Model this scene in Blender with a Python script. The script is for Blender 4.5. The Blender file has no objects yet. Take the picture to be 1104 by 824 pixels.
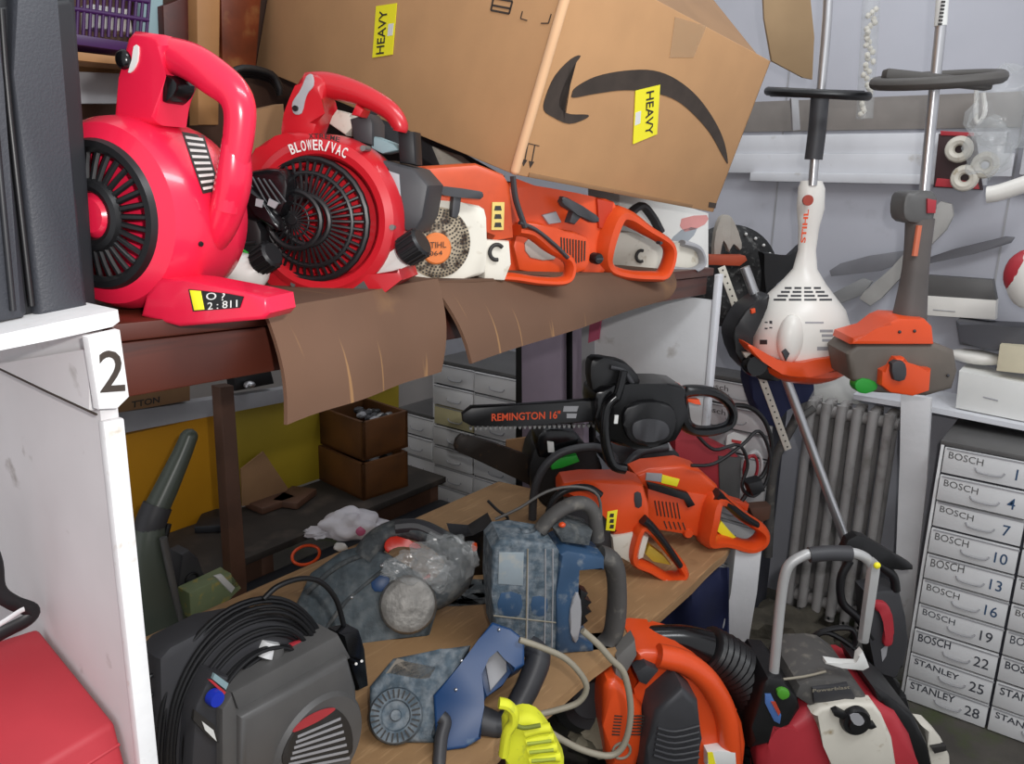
import bpy, bmesh, math, random
from mathutils import Vector, Matrix, noise
random.seed(7)
S = bpy.context.scene
COL = S.collection
# ------------------------------------------------------------ camera, world, lights
FOC, CX, CY = 860.0, 552.0, 412.0
CAM = Vector((0, 0, 1.5))
_u = Vector((673, 201, -FOC)).normalized()
_d = Vector((82, 3407, FOC)).normalized()
_z = (_d - _u * _u.dot(_d)).normalized()
_v = _z.cross(_u)
ROT = Matrix((_u, _v, _z))                       # world = ROT @ camera space
cd = bpy.data.cameras.new('camera'); cam = bpy.data.objects.new('camera', cd); COL.objects.link(cam)
cd.sensor_fit = 'HORIZONTAL'; cd.sensor_width = 36; cd.lens = 36 * FOC / 1104; cd.clip_start = .02
cam.matrix_world = Matrix.Translation(CAM) @ ROT.to_4x4()
S.camera = cam
vs = S.view_settings
vs.view_transform = 'Standard'; vs.look = 'None'; vs.gamma = 1; vs.use_curve_mapping = False
vs.exposure = 0.17
w = bpy.data.worlds.new('world'); S.world = w; w.use_nodes = True
w.node_tree.nodes['Background'].inputs[0].default_value = (.93, .95, 1, 1)
w.node_tree.nodes['Background'].inputs[1].default_value = .66
def lamp(name, kind, loc, energy, color=(1, 1, 1), size=.1, target=None, size_y=None):
    l = bpy.data.lights.new(name, kind); l.energy = energy; l.color = color
    if kind == 'AREA':
        l.size = size
        if size_y: l.shape = 'RECTANGLE'; l.size_y = size_y
    else: l.shadow_soft_size = size
    o = bpy.data.objects.new(name, l); COL.objects.link(o); o.location = loc
    if target is not None:
        o.rotation_euler = (Vector(target) - Vector(loc)).to_track_quat('-Z', 'Y').to_euler()
    return o
# the camera's flash, a hand's width up and to the right of the lens
lamp('flash', 'POINT', CAM + ROT @ Vector((.075, .07, -.01)), 27, (1, .97, .95), .012)
# fluorescent fitting on the ceiling over the aisle
lamp('ceiling_tube', 'AREA', (.9, -.55, 2.75), 21, (.95, .98, 1), 1.5, (1.2, .5, .8), .25)
lamp('ceiling_tube', 'AREA', (2.1, .9, 2.75), 5, (.95, .98, 1), 1.2, (2.2, .9, 0), .2)

# ------------------------------------------------------------ helpers
def ray(px, py): return ROT @ Vector((px - CX, CY - py, -FOC)) / FOC
def onX(px, py, X): r = ray(px, py); return CAM + r * ((X - CAM.x) / r.x)
def onY(px, py, Y): r = ray(px, py); return CAM + r * ((Y - CAM.y) / r.y)
def onZ(px, py, Z): r = ray(px, py); return CAM + r * ((Z - CAM.z) / r.z)
def dep(px, py, d): return CAM + ray(px, py) * d
def lin(h):
    c = [int(h[i:i + 2], 16) / 255 for i in (1, 3, 5)]
    return tuple(x / 12.92 if x <= .04045 else ((x + .055) / 1.055) ** 2.4 for x in c) + (1,)

class Fr:                                         # a local frame: x right, y away from the viewer, z up
    def __init__(s, O, az=0, tilt=0, roll=0, axes=None):
        s.O = Vector(O)
        if axes:
            ex, ey, ez = [Vector(a).normalized() for a in axes]
        else:
            a = math.radians(az); ex = Vector((math.sin(a), -math.cos(a), 0)); ey = Vector((math.cos(a), math.sin(a), 0)); ez = Vector((0, 0, 1))
            t = math.radians(tilt)                # lean back
            ey, ez = ey * math.cos(t) - ez * math.sin(t), ez * math.cos(t) + ey * math.sin(t)
            r = math.radians(roll)
            ex, ez = ex * math.cos(r) + ez * math.sin(r), ez * math.cos(r) - ex * math.sin(r)
        s.M = Matrix.Translation(s.O) @ Matrix((ex, ey, ez)).transposed().to_4x4()
        s.ex, s.ey, s.ez = ex, ey, ez
        s.Mi = s.M.inverted()
    def P(s, px, py, off=0):
        r = ray(px, py); o = s.O + s.ey * off
        return s.Mi @ (CAM + r * ((o - CAM).dot(s.ey) / r.dot(s.ey)))
    def L(s, pts, off=0): return [(s.P(x, y, off).x, s.P(x, y, off).z) for x, y in pts]
    def d(s, px, py, off=0): return ((s.M @ s.P(px, py, off)) - CAM).dot(ROT @ Vector((0, 0, -1)))
    def r(s, n, px, py, off=0): return n * s.d(px, py, off) / FOC
    def W(s, v): return s.Mi @ Vector(v)

def cat(pts, n=5, closed=True):
    out = []; N = len(pts); pts = [Vector(p) for p in pts]
    rng = range(N) if closed else range(N - 1)
    for i in rng:
        if closed: p0, p1, p2, p3 = pts[i - 1], pts[i], pts[(i + 1) % N], pts[(i + 2) % N]
        else: p0, p1, p2, p3 = pts[max(i - 1, 0)], pts[i], pts[i + 1], pts[min(i + 2, N - 1)]
        for k in range(n):
            t = k / n
            out.append(.5 * ((2 * p1) + (p2 - p0) * t + (2 * p0 - 5 * p1 + 4 * p2 - p3) * t * t + (3 * p1 - p0 - 3 * p2 + p3) * t ** 3))
    if not closed: out.append(pts[-1])
    return out

class MB:
    def __init__(s, F): s.F = F; s.bm = bmesh.new(); s.mats = []
    def mi(s, m):
        if m not in s.mats: s.mats.append(m)
        return s.mats.index(m)
    def _fin(s, tmp, m):
        bmesh.ops.recalc_face_normals(tmp, faces=tmp.faces)
        k = s.mi(m)
        for f in tmp.faces: f.material_index = k
        me = bpy.data.meshes.new('t'); tmp.to_mesh(me); tmp.free(); s.bm.from_mesh(me); bpy.data.meshes.remove(me)
        return s
    def prism(s, pts, y0, y1, m, bev=0, sm=0, seg=2, back=False, dy=None):
        """outline (x,z) from y0 (front) to y1; dy(x,z) bends the front"""
        if sm: pts = [tuple(p) for p in cat([Vector(p) for p in pts], sm)]
        t = bmesh.new()
        a = [t.verts.new((x, y0, z)) for x, z in pts]; b = [t.verts.new((x, y1, z)) for x, z in pts]
        ff = t.faces.new(a); fb = t.faces.new(b[::-1]); n = len(pts)
        for i in range(n): t.faces.new((a[i], b[i], b[(i + 1) % n], a[(i + 1) % n]))
        if bev:
            es = list(ff.edges) + (list(fb.edges) if back else [])
            bmesh.ops.bevel(t, geom=es, offset=min(bev, abs(y1 - y0) * .48), segments=seg, profile=.5, affect='EDGES', clamp_overlap=True)
        big = [f for f in t.faces if len(f.verts) > 4]
        if big: bmesh.ops.triangulate(t, faces=big)
        return s._fin(t, m)
    def pp(s, px, y0, y1, m, bev=0, sm=0, off=None, **k):     # the same from points of the photograph
        return s.prism(s.F.L(px, y0 if off is None else off), y0, y1, m, bev, sm, **k)
    def box(s, c, size, m, bev=0, rot=None, seg=2):
        t = bmesh.new(); bmesh.ops.create_cube(t, size=1)
        for v in t.verts: v.co = Vector((v.co.x * size[0], v.co.y * size[1], v.co.z * size[2]))
        if bev: bmesh.ops.bevel(t, geom=list(t.edges), offset=bev, segments=seg, profile=.5, affect='EDGES', clamp_overlap=True)
        R = (rot or Matrix.Identity(3)).to_4x4()
        for v in t.verts: v.co = R @ v.co + Vector(c)
        return s._fin(t, m)
    def hexa(s, lo, hi, m, bev=0, seg=2):             # two quads (lists of 4 points)
        t = bmesh.new(); a = [t.verts.new(p) for p in lo]; b = [t.verts.new(p) for p in hi]
        t.faces.new(a[::-1]); t.faces.new(b)
        for i in range(4): t.faces.new((a[i], a[(i + 1) % 4], b[(i + 1) % 4], b[i]))
        if bev: bmesh.ops.bevel(t, geom=list(t.edges), offset=bev, segments=seg, profile=.5, affect='EDGES', clamp_overlap=True)
        return s._fin(t, m)
    def tube(s, pts, r, m, seg=10, closed=False, sm=4, flat=1.0, caps=True, ref=None):
        pts = [Vector(p) for p in pts]; N = len(pts)
        rs = list(r) if isinstance(r, (list, tuple)) else [r] * N
        if sm and N > 2:
            P4 = [Vector((p.x, p.y, p.z, rr)) for p, rr in zip(pts, rs)]
            q = cat(P4, sm, closed); pts = [Vector(v[:3]) for v in q]; rs = [v[3] for v in q]; N = len(pts)
        t = bmesh.new(); rings = []; nrm = Vector(ref) if ref else None
        for i, p in enumerate(pts):
            a = pts[i - 1] if (i or closed) else p; b = pts[(i + 1) % N] if (i < N - 1 or closed) else p
            T = (b - a).normalized() if (b - a).length > 1e-9 else Vector((0, 0, 1))
            if nrm is None:
                nrm = T.cross(Vector((0, 1, 0)))
                if nrm.length < .1: nrm = T.cross(Vector((1, 0, 0)))
                nrm = nrm.cross(T) if flat != 1 else nrm
            if flat != 1:
                n2 = Vector(ref) if ref else Vector((0, 1, 0)); n2 = (n2 - T * n2.dot(T))
                n2 = n2.normalized() if n2.length > .05 else T.orthogonal().normalized(); n1 = T.cross(n2)
            else:
                n1 = (nrm - T * nrm.dot(T)); n1 = n1.normalized() if n1.length > 1e-6 else T.orthogonal().normalized()
                nrm = n1; n2 = T.cross(n1)
            rings.append([t.verts.new(p + (n1 * math.cos(2 * math.pi * k / seg) + n2 * flat * math.sin(2 * math.pi * k / seg)) * rs[i]) for k in range(seg)])
        for i in range(N if closed else N - 1):
            A, B = rings[i], rings[(i + 1) % N]
            for k in range(seg): t.faces.new((A[k], A[(k + 1) % seg], B[(k + 1) % seg], B[k]))
        if caps and not closed: t.faces.new(rings[0][::-1]); t.faces.new(rings[-1])
        return s._fin(t, m)
    def pt(s, px, r, m, off=0, **k):                   # tube through photo points (x, y[, off]) in this frame; r in metres
        return s.tube([s.F.P(p[0], p[1], p[2] if len(p) > 2 else off) for p in px], r, m, **k)
    def lathe(s, c, prof, m, axis=(0, 1, 0), seg=32, sx=1):
        """prof: (h, r) along axis from c"""
        A = Vector(axis).normalized(); X = Vector((1, 0, 0)) if abs(A.x) < .9 else Vector((0, 0, 1))
        X = (X - A * X.dot(A)).normalized(); Y = A.cross(X); c = Vector(c)
        t = bmesh.new(); R = []
        for h, r in prof:
            if r < 1e-6: R.append([t.verts.new(c + A * h)])
            else: R.append([t.verts.new(c + A * h + (X * sx * math.cos(2 * math.pi * k / seg) + Y * math.sin(2 * math.pi * k / seg)) * r) for k in range(seg)])
        for a, b in zip(R, R[1:]):
            for k in range(seg):
                k2 = (k + 1) % seg
                if len(a) == 1 and len(b) == 1: continue
                if len(a) == 1: t.faces.new((a[0], b[k], b[k2]))
                elif len(b) == 1: t.faces.new((a[k], a[k2], b[0]))
                else: t.faces.new((a[k], a[k2], b[k2], b[k]))
        return s._fin(t, m)
    def cyl(s, a, b, r, m, r2=None, seg=16, bev=0):
        a, b = Vector(a), Vector(b); L = (b - a).length; r2 = r if r2 is None else r2
        pr = [(0, 0), (0, r), (L, r2), (L, 0)] if not bev else [(0, 0), (0, r - bev), (bev, r), (L - bev, r2), (L, r2 - bev), (L, 0)]
        return s.lathe(a, pr, m, b - a, seg)
    def torus(s, c, R, r, m, axis=(0, 1, 0), seg=28, rs=8, sx=1):
        pr = [(r * math.sin(2 * math.pi * k / rs), R + r * math.cos(2 * math.pi * k / rs)) for k in range(rs + 1)]
        return s.lathe(c, pr, m, axis, seg, sx)
    def ell(s, c, rad, m, rough=0, freq=6, sub=3, rot=None, seed=0):
        t = bmesh.new(); bmesh.ops.create_icosphere(t, subdivisions=sub, radius=1)
        for v in t.verts:
            k = 1 + (rough * noise.noise(v.co * freq * .4 + Vector((seed, seed * 2, 0))) if rough else 0)
            q = Vector((v.co.x * rad[0], v.co.y * rad[1], v.co.z * rad[2])) * k
            v.co = (rot @ q if rot else q) + Vector(c)
        return s._fin(t, m)
    def grid(s, fn, nu, nv, m, thick=0):
        t = bmesh.new(); g = [[t.verts.new(fn(i / nu, j / nv)) for j in range(nv + 1)] for i in range(nu + 1)]
        for i in range(nu):
            for j in range(nv): t.faces.new((g[i][j], g[i + 1][j], g[i + 1][j + 1], g[i][j + 1]))
        if thick:
            bmesh.ops.recalc_face_normals(t, faces=t.faces)
            bmesh.ops.solidify(t, geom=list(t.faces), thickness=thick)
        return s._fin(t, m)
    def text(s, txt, p0, p1, up, m, off=0, ext=.0004, bold=0, nat=False):
        """lettering whose baseline runs p0-p1 and whose first letter's top is at up (photo points, on plane y=off)"""
        cu = bpy.data.curves.new('t', 'FONT'); cu.body = txt; cu.size = 1; cu.extrude = 0; cu.offset = bold; cu.resolution_u = 3
        o = bpy.data.objects.new('t', cu); COL.objects.link(o)
        dg = bpy.context.evaluated_depsgraph_get(); dg.update()
        me = bpy.data.meshes.new_from_object(o.evaluated_get(dg)); bpy.data.objects.remove(o); bpy.data.curves.remove(cu)
        if not me.vertices: return s
        xs = [v.co.x for v in me.vertices]; x0, x1 = min(xs), max(xs)
        if isinstance(p0, Vector): A, B, U = p0, p1, up
        else: A, B, U = s.F.P(*p0, off), s.F.P(*p1, off), s.F.P(*up, off)
        bx = (B - A) / (x1 - x0); by = (U - A) / .72
        if nat: bx = bx.normalized() * by.length * .9; A = (A + B) / 2 - bx * (x1 - x0) / 2
        for v in me.vertices: v.co = A + bx * (v.co.x - x0) + by * v.co.y
        t = bmesh.new(); t.from_mesh(me); bpy.data.meshes.remove(me)
        r = bmesh.ops.extrude_face_region(t, geom=list(t.faces))
        n = bx.cross(by).normalized()
        for g in r['geom']:
            if isinstance(g, bmesh.types.BMVert): g.co += n * ext
        return s._fin(t, m)
    def build(s, name, parent=None, label=None, cat=None, group=None, kind=None, ang=38):
        me = bpy.data.meshes.new(name)
        for f in s.bm.faces: f.smooth = True
        s.bm.to_mesh(me); s.bm.free()
        for m in s.mats: me.materials.append(m)
        me.set_sharp_from_angle(angle=math.radians(ang))
        o = bpy.data.objects.new(name, me); COL.objects.link(o)
        if parent is not None:
            o.parent = parent; o.matrix_local = parent_M(parent).inverted() @ s.F.M
        else: o.matrix_world = s.F.M
        WM[o.name] = s.F.M.copy()
        tag(o, label, cat, group, kind)
        return o
WM = {}
from mathutils.bvhtree import BVHTree
class Skin:                                        # finds where a photo point falls on a built surface
    def __init__(s, mb): s.F = mb.F; b = mb.bm.copy(); bmesh.ops.triangulate(b, faces=b.faces); s.t = BVHTree.FromBMesh(b); b.free()
    def hit(s, px, py):
        o = s.F.Mi @ CAM; r = (s.F.Mi.to_3x3() @ ray(px, py)).normalized()
        h = s.t.ray_cast(o, r); return (h[0], h[1]) if h[0] is not None else (None, None)
    def patch(s, mb, quad, m, nu=4, nv=2, lift=.0008):
        def fn(u, v):
            (ax, ay), (bx_, by), (cx_, cy), (dx, dy) = quad
            p, n = s.hit((ax * (1 - u) + bx_ * u) * (1 - v) + (dx * (1 - u) + cx_ * u) * v, (ay * (1 - u) + by * u) * (1 - v) + (dy * (1 - u) + cy * u) * v)
            if p is None: raise ValueError
            o = s.F.Mi @ CAM; return p + (o - p).normalized() * lift
        try: mb.grid(fn, nu, nv, m, .0003)
        except ValueError: pass
def parent_M(p): return WM[p.name]
def tag(o, label=None, cat=None, group=None, kind=None):
    if label: o['label'] = label
    if cat: o['category'] = cat
    if group: o['group'] = group
    if kind: o['kind'] = kind
def thing(name, label, cat, F, group=None):
    o = bpy.data.objects.new(name, None); COL.objects.link(o); o.empty_display_size = .05
    o.matrix_world = F.M; WM[o.name] = F.M.copy(); tag(o, label, cat, group); return o
WF = Fr((0, 0, 0), 90)                             # world frame (x=X, y=Y, z=Z)

def mat(name, col, rough=.5, metal=0, var=.12, scale=8, bump=0, bscale=60, dust=None, alpha=1, trans=0, spec=.5, coat=0, wave=None):
    m = bpy.data.materials.new(name); m.use_nodes = True; nt = m.node_tree; N = nt.nodes; Lk = nt.links
    b = N['Principled BSDF']; tc = N.new('ShaderNodeTexCoord')
    def nz(sc, det=5, vec=None):
        n = N.new('ShaderNodeTexNoise'); n.inputs['Scale'].default_value = sc; n.inputs['Detail'].default_value = det
        Lk.new(vec or tc.outputs['Object'], n.inputs['Vector']); return n
    def ramp(src, p0, p1):
        r = N.new('ShaderNodeMapRange'); r.inputs[1].default_value = p0; r.inputs[2].default_value = p1; Lk.new(src, r.inputs[0]); return r.outputs[0]
    def mix(f, a, bb):
        x = N.new('ShaderNodeMix'); x.data_type = 'RGBA'
        for sk, v in ((x.inputs[6], a), (x.inputs[7], bb)):
            if isinstance(v, tuple): sk.default_value = v
            else: Lk.new(v, sk)
        Lk.new(f, x.inputs[0]); return x.outputs[2]
    c = lin(col); dk = tuple(v * (1 - var) for v in c[:3]) + (1,); lt = tuple(min(1, v * (1 + var * .6)) for v in c[:3]) + (1,)
    out = mix(ramp(nz(scale).outputs[0], .35, .65), dk, lt)
    if wave:                                       # (colour, scale, axis, width) thin lines
        mp = N.new('ShaderNodeMapping'); Lk.new(tc.outputs['Object'], mp.inputs[0]); mp.inputs['Scale'].default_value = wave[2]
        n = nz(wave[1], 3, mp.outputs[0]); out = mix(ramp(n.outputs[0], wave[3], wave[3] + .06), out, lin(wave[0]))
    if dust: out = mix(ramp(nz(dust[2], 6).outputs[0], .5 - .5 * dust[1] + .2, .5 - .5 * dust[1] + (.2 + dust[3] if len(dust) > 3 else .38)), out, lin(dust[0]))
    Lk.new(out, b.inputs['Base Color'])
    b.inputs['Roughness'].default_value = rough; b.inputs['Metallic'].default_value = metal
    b.inputs['Specular IOR Level'].default_value = spec; b.inputs['Coat Weight'].default_value = coat
    b.inputs['Alpha'].default_value = alpha; b.inputs['Transmission Weight'].default_value = trans
    if bump:
        bp = N.new('ShaderNodeBump'); bp.inputs['Strength'].default_value = bump; bp.inputs['Distance'].default_value = .004
        Lk.new(nz(bscale, 4).outputs[0], bp.inputs['Height']); Lk.new(bp.outputs[0], b.inputs['Normal'])
    return m

# ------------------------------------------------------------ materials
m_white = mat('white_paint', '#cfcfd0', .55, var=.06, dust=('#8d8378', .12, 14), bump=.15)
m_whited = mat('white_edge_paint', '#dcdcdc', .5, var=.05, dust=('#a59478', .1, 40), bump=.2)
m_panel = mat('grey_white_panel', '#d6d4d4', .6, var=.07, scale=5, dust=('#8f8880', .1, 25))
m_wall = mat('bluegrey_wall', '#b4b5bd', .7, var=.05, scale=3, dust=('#9a9a9f', .12, 6))
m_wallb = mat('back_wall', '#a19b97', .8, var=.1, scale=3)
m_rail = mat('white_rail', '#cfd0d4', .5, var=.05, dust=('#a8a39c', .12, 18))
m_dkwood = mat('mahogany', '#4c1f12', .4, var=.3, scale=4, wave=('#38150b', 3, (1, 6, 16), .56))
m_ply = mat('plywood', '#a17e58', .6, var=.2, scale=5, wave=('#b08c64', 3, (2.5, 26, 30), .56), bump=.2, dust=('#6d4c2e', .13, 8))
m_wood = mat('pine_wood', '#a5774a', .6, var=.2, scale=6)
m_brown = mat('brown_wood', '#55392a', .6, var=.3, scale=7)
m_crate = mat('crate_wood', '#59340f', .6, var=.35, scale=9)
m_board = mat('cardboard', '#b58a60', .85, var=.05, scale=12, bump=.05, bscale=300)
m_boardl = mat('cardboard_edge', '#dbb087', .8, var=.05)
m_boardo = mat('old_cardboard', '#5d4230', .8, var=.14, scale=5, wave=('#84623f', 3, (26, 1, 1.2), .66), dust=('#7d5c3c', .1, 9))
m_tan = mat('tan_cardboard', '#8c6a49', .85, var=.1)
m_yellow = mat('yellow_panel', '#c58a12', .55, var=.06, scale=4)
m_yellow2 = mat('olive_yellow_panel', '#a08a1e', .6, var=.08, scale=4)
m_sticker = mat('yellow_sticker', '#f2e72a', .45, var=.03)
m_stickw = mat('white_sticker', '#dcdcd8', .5, var=.05)
m_ink = mat('black_ink', '#2a2826', .6, var=.1)
m_print = mat('dark_print', '#3a3029', .75, var=.2, scale=30)
m_blk = mat('black_plastic', '#141416', .42, var=.2)
m_blks = mat('black_gloss', '#0d0d0f', .22, var=.2)
m_dk = mat('dark_grey_plastic', '#37373a', .5, var=.12)
m_case = mat('charcoal_case', '#34363c', .5, var=.08, bump=.15, bscale=400)
m_cased = mat('charcoal_dark', '#1c1d21', .5, var=.1)
m_grey = mat('grey_plastic', '#575655', .45, var=.1, scale=10)
m_lgrey = mat('light_grey', '#9c9c9f', .5, var=.1)
m_red = mat('pink_red_plastic', '#dd2042', .27, var=.04, coat=.3)
m_red2 = mat('red_plastic', '#b91c26', .3, var=.08, coat=.2)
m_redc = mat('faded_red_plastic', '#b0303a', .5, var=.15, scale=4, dust=('#a8494a', .12, 8))
m_or = mat('orange_plastic', '#d54c20', .36, var=.1, scale=14)
m_or2 = mat('bright_orange', '#df4f20', .3, var=.07)
m_oroil = mat('oily_orange', '#c24a22', .4, var=.2, scale=14, dust=('#7d3418', .12, 20))
m_cream = mat('cream_plastic', '#d4cfc2', .45, var=.08, dust=('#9b8a6d', .2, 40))
m_stw = mat('white_plastic', '#e2dfd8', .33, var=.04)
m_oily = mat('oily_white', '#a89a84', .5, var=.2, dust=('#3c2a1c', .5, 90))
m_trans = mat('milky_plastic', '#cfcdc8', .3, var=.1, spec=.6)
m_silver = mat('aluminium', '#c4c4c6', .28, metal=.85, var=.08)
m_steel = mat('dull_steel', '#8b8a88', .4, metal=.7, var=.2)
m_silp = mat('silver_paint', '#b5b5b4', .4, metal=.3, var=.06)
m_dusty = mat('dusty_blue', '#4b5a65', .7, var=.3, scale=60, dust=('#90969a', .56, 50, .4), bump=.5, bscale=160)
m_dustg = mat('dusty_grey', '#484d50', .75, var=.3, scale=50, dust=('#7d7d79', .45, 45, .4), bump=.6, bscale=120)
m_blue = mat('blue_plastic', '#173f6e', .4, var=.12, dust=('#5c7488', .13, 30))
m_bluedk = mat('worn_blue', '#33506f', .5, var=.2, dust=('#78828a', .3, 40))
m_griph = mat('dusty_grip', '#4e4c4a', .7, var=.15, dust=('#6e6a63', .3, 40))
m_rad = mat('radiator_paint', '#979492', .5, var=.15, dust=('#66625d', .3, 10))
m_floor = mat('floor', '#4a4640', .9, var=.3, scale=5, dust=('#3f4a24', .4, 7), bump=.5)
m_green = mat('green_plastic', '#1f8f2a', .45)
m_vac = mat('greygreen_tube', '#4a5148', .35, var=.1)
m_glove = mat('yellow_glove', '#d9dc2c', .7, var=.08, dust=('#a3ad3a', .2, 50))
m_cable = mat('beige_cable', '#8f8878', .5)
m_cabg = mat('grey_cable', '#5d5b58', .5)
m_purple = mat('purple_plastic', '#3d1850', .4, var=.1)
m_mauve = mat('mauve_panel', '#8f8290', .7, var=.08)
m_bag = mat('white_bag', '#d0cdd2', .4, var=.1, bump=.5, bscale=25)
m_clear = mat('clear_plastic', '#c9cccc', .1, var=.05, alpha=.2, bump=.7, bscale=40, spec=.9)
m_lblue = mat('pale_blue', '#8ba6ab', .6)
m_blued = mat('navy_cloth', '#141c40', .8)
# ------------------------------------------------------------ the setting
def struct(name, mb): return mb.build(name, kind='structure')
XW = 2.84
mb = MB(WF); mb.box((1.2, .9, -.02), (4.6, 4.6, .04), m_floor); struct('floor', mb)
mb = MB(WF); mb.box((XW + .03, 1.0, 1.35), (.06, 4.4, 2.7), m_wall)
for y in (.02, .3, 1.0): mb.box((XW, y, 1.4), (.004, .006, 2.6), m_lgrey)
struct('wall_right', mb)
mb = MB(WF); mb.box((.9, 2.63, 1.35), (4.0, .06, 2.7), m_wallb); struct('wall_back', mb)
# white rails along the end wall and a grey-brown board painting in the shadow band above them
mb = MB(WF); mb.box((XW - .012, .82, 1.642), (.024, .98, .062), m_rail, .003); mb.box((XW - .018, .80, 1.578), (.036, 1.0, .066), m_rail, .003)
mb.box((XW - .03, .72, 1.533), (.06, .72, .03), m_rail, .003); struct('trim_1', mb)
mb = MB(WF); mb.box((XW - .006, .75, 1.735), (.012, .9, .1), mat('grey_shadow_band', '#837d78', .7), .002); struct('shadow_band', mb)
mb = MB(WF); mb.box((XW - .03, .18, 2.1), (.06, .2, 1.1), m_rail, .004); struct('trim_3', mb)
mb = MB(WF); mb.box((XW - .02, .02, 1.55), (.05, .5, .09), m_rail, .004); struct('trim_4', mb)

# ------------------------------------------------------------ shelving: uprights, boards, front rail
def zs(X): return 1.36 - .032 * (X - .35)
F = Fr((.352, 1.1, 0), 90)
shelf = thing('shelving_unit', 'white and mahogany shelving bay carrying the red garden blowers and chainsaws', 'shelf', F)
mb = MB(WF); mb.box((.352, 1.09, .68), (.017, .688, 1.345), m_panel); mb.build('upright_panel', shelf, 'grey white side panel beside the red case')
mb = MB(WF); mb.box((.352, .744, .635), (.02, .012, 1.27), m_whited, .002); mb.build('edge_strip', shelf)
# bracket board under the left shelf, with its dark seam
mb = MB(Fr((.3425, 0, 0), axes=((0, -1, 0), (1, 0, 0), (0, 0, 1))))
mb.pp([(0, 398), (96, 443), (96, 376), (0, 392)], -.006, 0, m_panel); mb.pt([(-20, 388), (0, 398), (50, 422), (104, 447)], .0012, m_print, -.006, sm=0); mb.build('bracket_board', shelf)
mb = MB(WF)
X1 = 1.765
mb.hexa([(.365, .75, zs(.365) - .018), (X1, .75, zs(X1) - .018), (X1, 1.5, zs(X1) - .018), (.365, 1.5, zs(.365) - .018)],
        [(.365, .75, zs(.365)), (X1, .75, zs(X1)), (X1, 1.5, zs(X1)), (.365, 1.5, zs(.365))], m_dkwood, .002)
mb.build('shelf_board', shelf)
mb = MB(WF)
mb.hexa([(.365, .756, zs(.365) - .075), (X1 - .02, .756, zs(X1) - .06), (X1 - .02, .778, zs(X1) - .06), (.365, .778, zs(.365) - .075)],
        [(.365, .756, zs(.365) - .02), (X1 - .02, .756, zs(X1) - .019), (X1 - .02, .778, zs(X1) - .019), (.365, .778, zs(.365) - .02)], m_dkwood, .002)
mb.build('front_rail', shelf)
FX = Fr((X1, 0, 0), axes=((0, -1, 0), (1, 0, 0), (0, 0, 1)))        # far upright, seen face on
mb = MB(FX)
mb.prism([(-.75, .93), (-.75, 1.238), (-1.075, 1.238), (-1.075, .93)], .001, .02, m_white, .001); mb.build('upright_panel', shelf, 'clean white far upright behind the electric chainsaw')
mb = MB(WF); mb.box((X1 + .012, .742, 1.115), (.026, .012, .37), m_rail, .002); mb.build('edge_strip', shelf)
mb = MB(FX); mb.pp([(627, 345), (640, 342), (640, 448), (627, 448)], -.004, .02, m_lgrey); mb.pp([(636, 345), (648, 343), (645, 366), (634, 370)], -.006, 0, mat('pink_tag', '#b0506a', .6)); mb.build('rear_post', shelf)
# number placard
F = Fr(onY(120, 440, .742), 90)
pl = thing('number_placard', 'white placard with a black number 2 on the front edge of the upright', 'sign', F)
mb = MB(F); mb.pp([(95, 364), (130, 356), (140, 428), (127, 441), (107, 442)], -.013, -.002, m_whited, .002); b = mb.build('placard', pl)
mb = MB(F); mb.text('2', (108, 423), (135, 421), (106, 377), m_print, -.0135, bold=.008); mb.build('numeral', pl)
# shelf of the next bay on the left
mb = MB(Fr((.2, .742, 1.3), 90))
mb.pp([(-60, 376), (0, 361), (60, 348), (128, 334), (130, 347), (122, 353), (60, 366), (0, 378), (-60, 392)], -.002, .5, m_whited, .002)
o = mb.build('shelf_board', label='chipped white shelf board under the tall charcoal case', cat='shelf')

# ------------------------------------------------------------ lower workboard on trestles
F = Fr((1.2, 1.15, .5), 90)
wb = thing('workboard', 'long worn plywood board holding the dusty tools and orange chainsaws', 'workbench', F)
mb = MB(F); pts = [(.375, 1.59), (2.03, 1.575), (2.07, 1.3), (2.075, .76)]
x = 2.0
while x > .42: pts.append((x, .748 + random.uniform(-.006, .006))); x -= random.uniform(.05, .16)
pts.append((.375, .75))
mbw = MB(Fr((0, 0, .5), axes=((1, 0, 0), (0, 0, -1), (0, 1, 0)))); mbw.prism(pts, 0, .026, m_ply, .003, back=True); mbw.build('board', wb)
for x in (.45, 1.15, 1.95):
    for y in (.86, 1.48):
        mb = MB(WF); mb.box((x, y, .237), (.05, .05, .474), m_brown, .004); mb.build('leg', wb)
for x in (.45, 1.15, 1.95):
    mb = MB(WF); mb.box((x, 1.17, .44), (.04, .57, .06), m_brown, .003); mb.build('cross_bar', wb)

# ------------------------------------------------------------ tall charcoal case, top left
F = Fr(onY(50, 345, .80), 92)
cs = thing('equipment_case', 'tall charcoal plastic case standing at the left edge on a white shelf', 'case', F)
mb = MB(F)
mb.pp([(-160, 20), (74, 0), (80, 0), (105, 333), (100, 338), (-160, 395)], 0, .22, m_cased, .004)
mb.pp([(-160, -60), (75, -60), (80, 0), (105, 333), (100, 338), (-160, 395)], .001, .22, m_cased, .004)
mb.build('shell', cs)
mb = MB(F); mb.pp([(14, -60), (58, -60), (62, 0), (96, 330), (92, 335), (45, 343), (40, 338), (15, 80)], -.012, .01, m_case, .006); mb.build('front_panel', cs)
mb = MB(F); mb.pp([(-120, -60), (-2, -60), (4, 90), (32, 338), (28, 344), (-120, 372)], -.016, .01, m_case, .008)
mb.pt([(-12, 0), (-8, 100), (14, 335)], .0028, m_cased, -.017, sm=3); mb.build('side_panel', cs)
mb = MB(F); mb.pt([(1, 10), (10, 120), (34, 330)], .003, m_blk, -.008, sm=3); mb.build('seam', cs)

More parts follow.
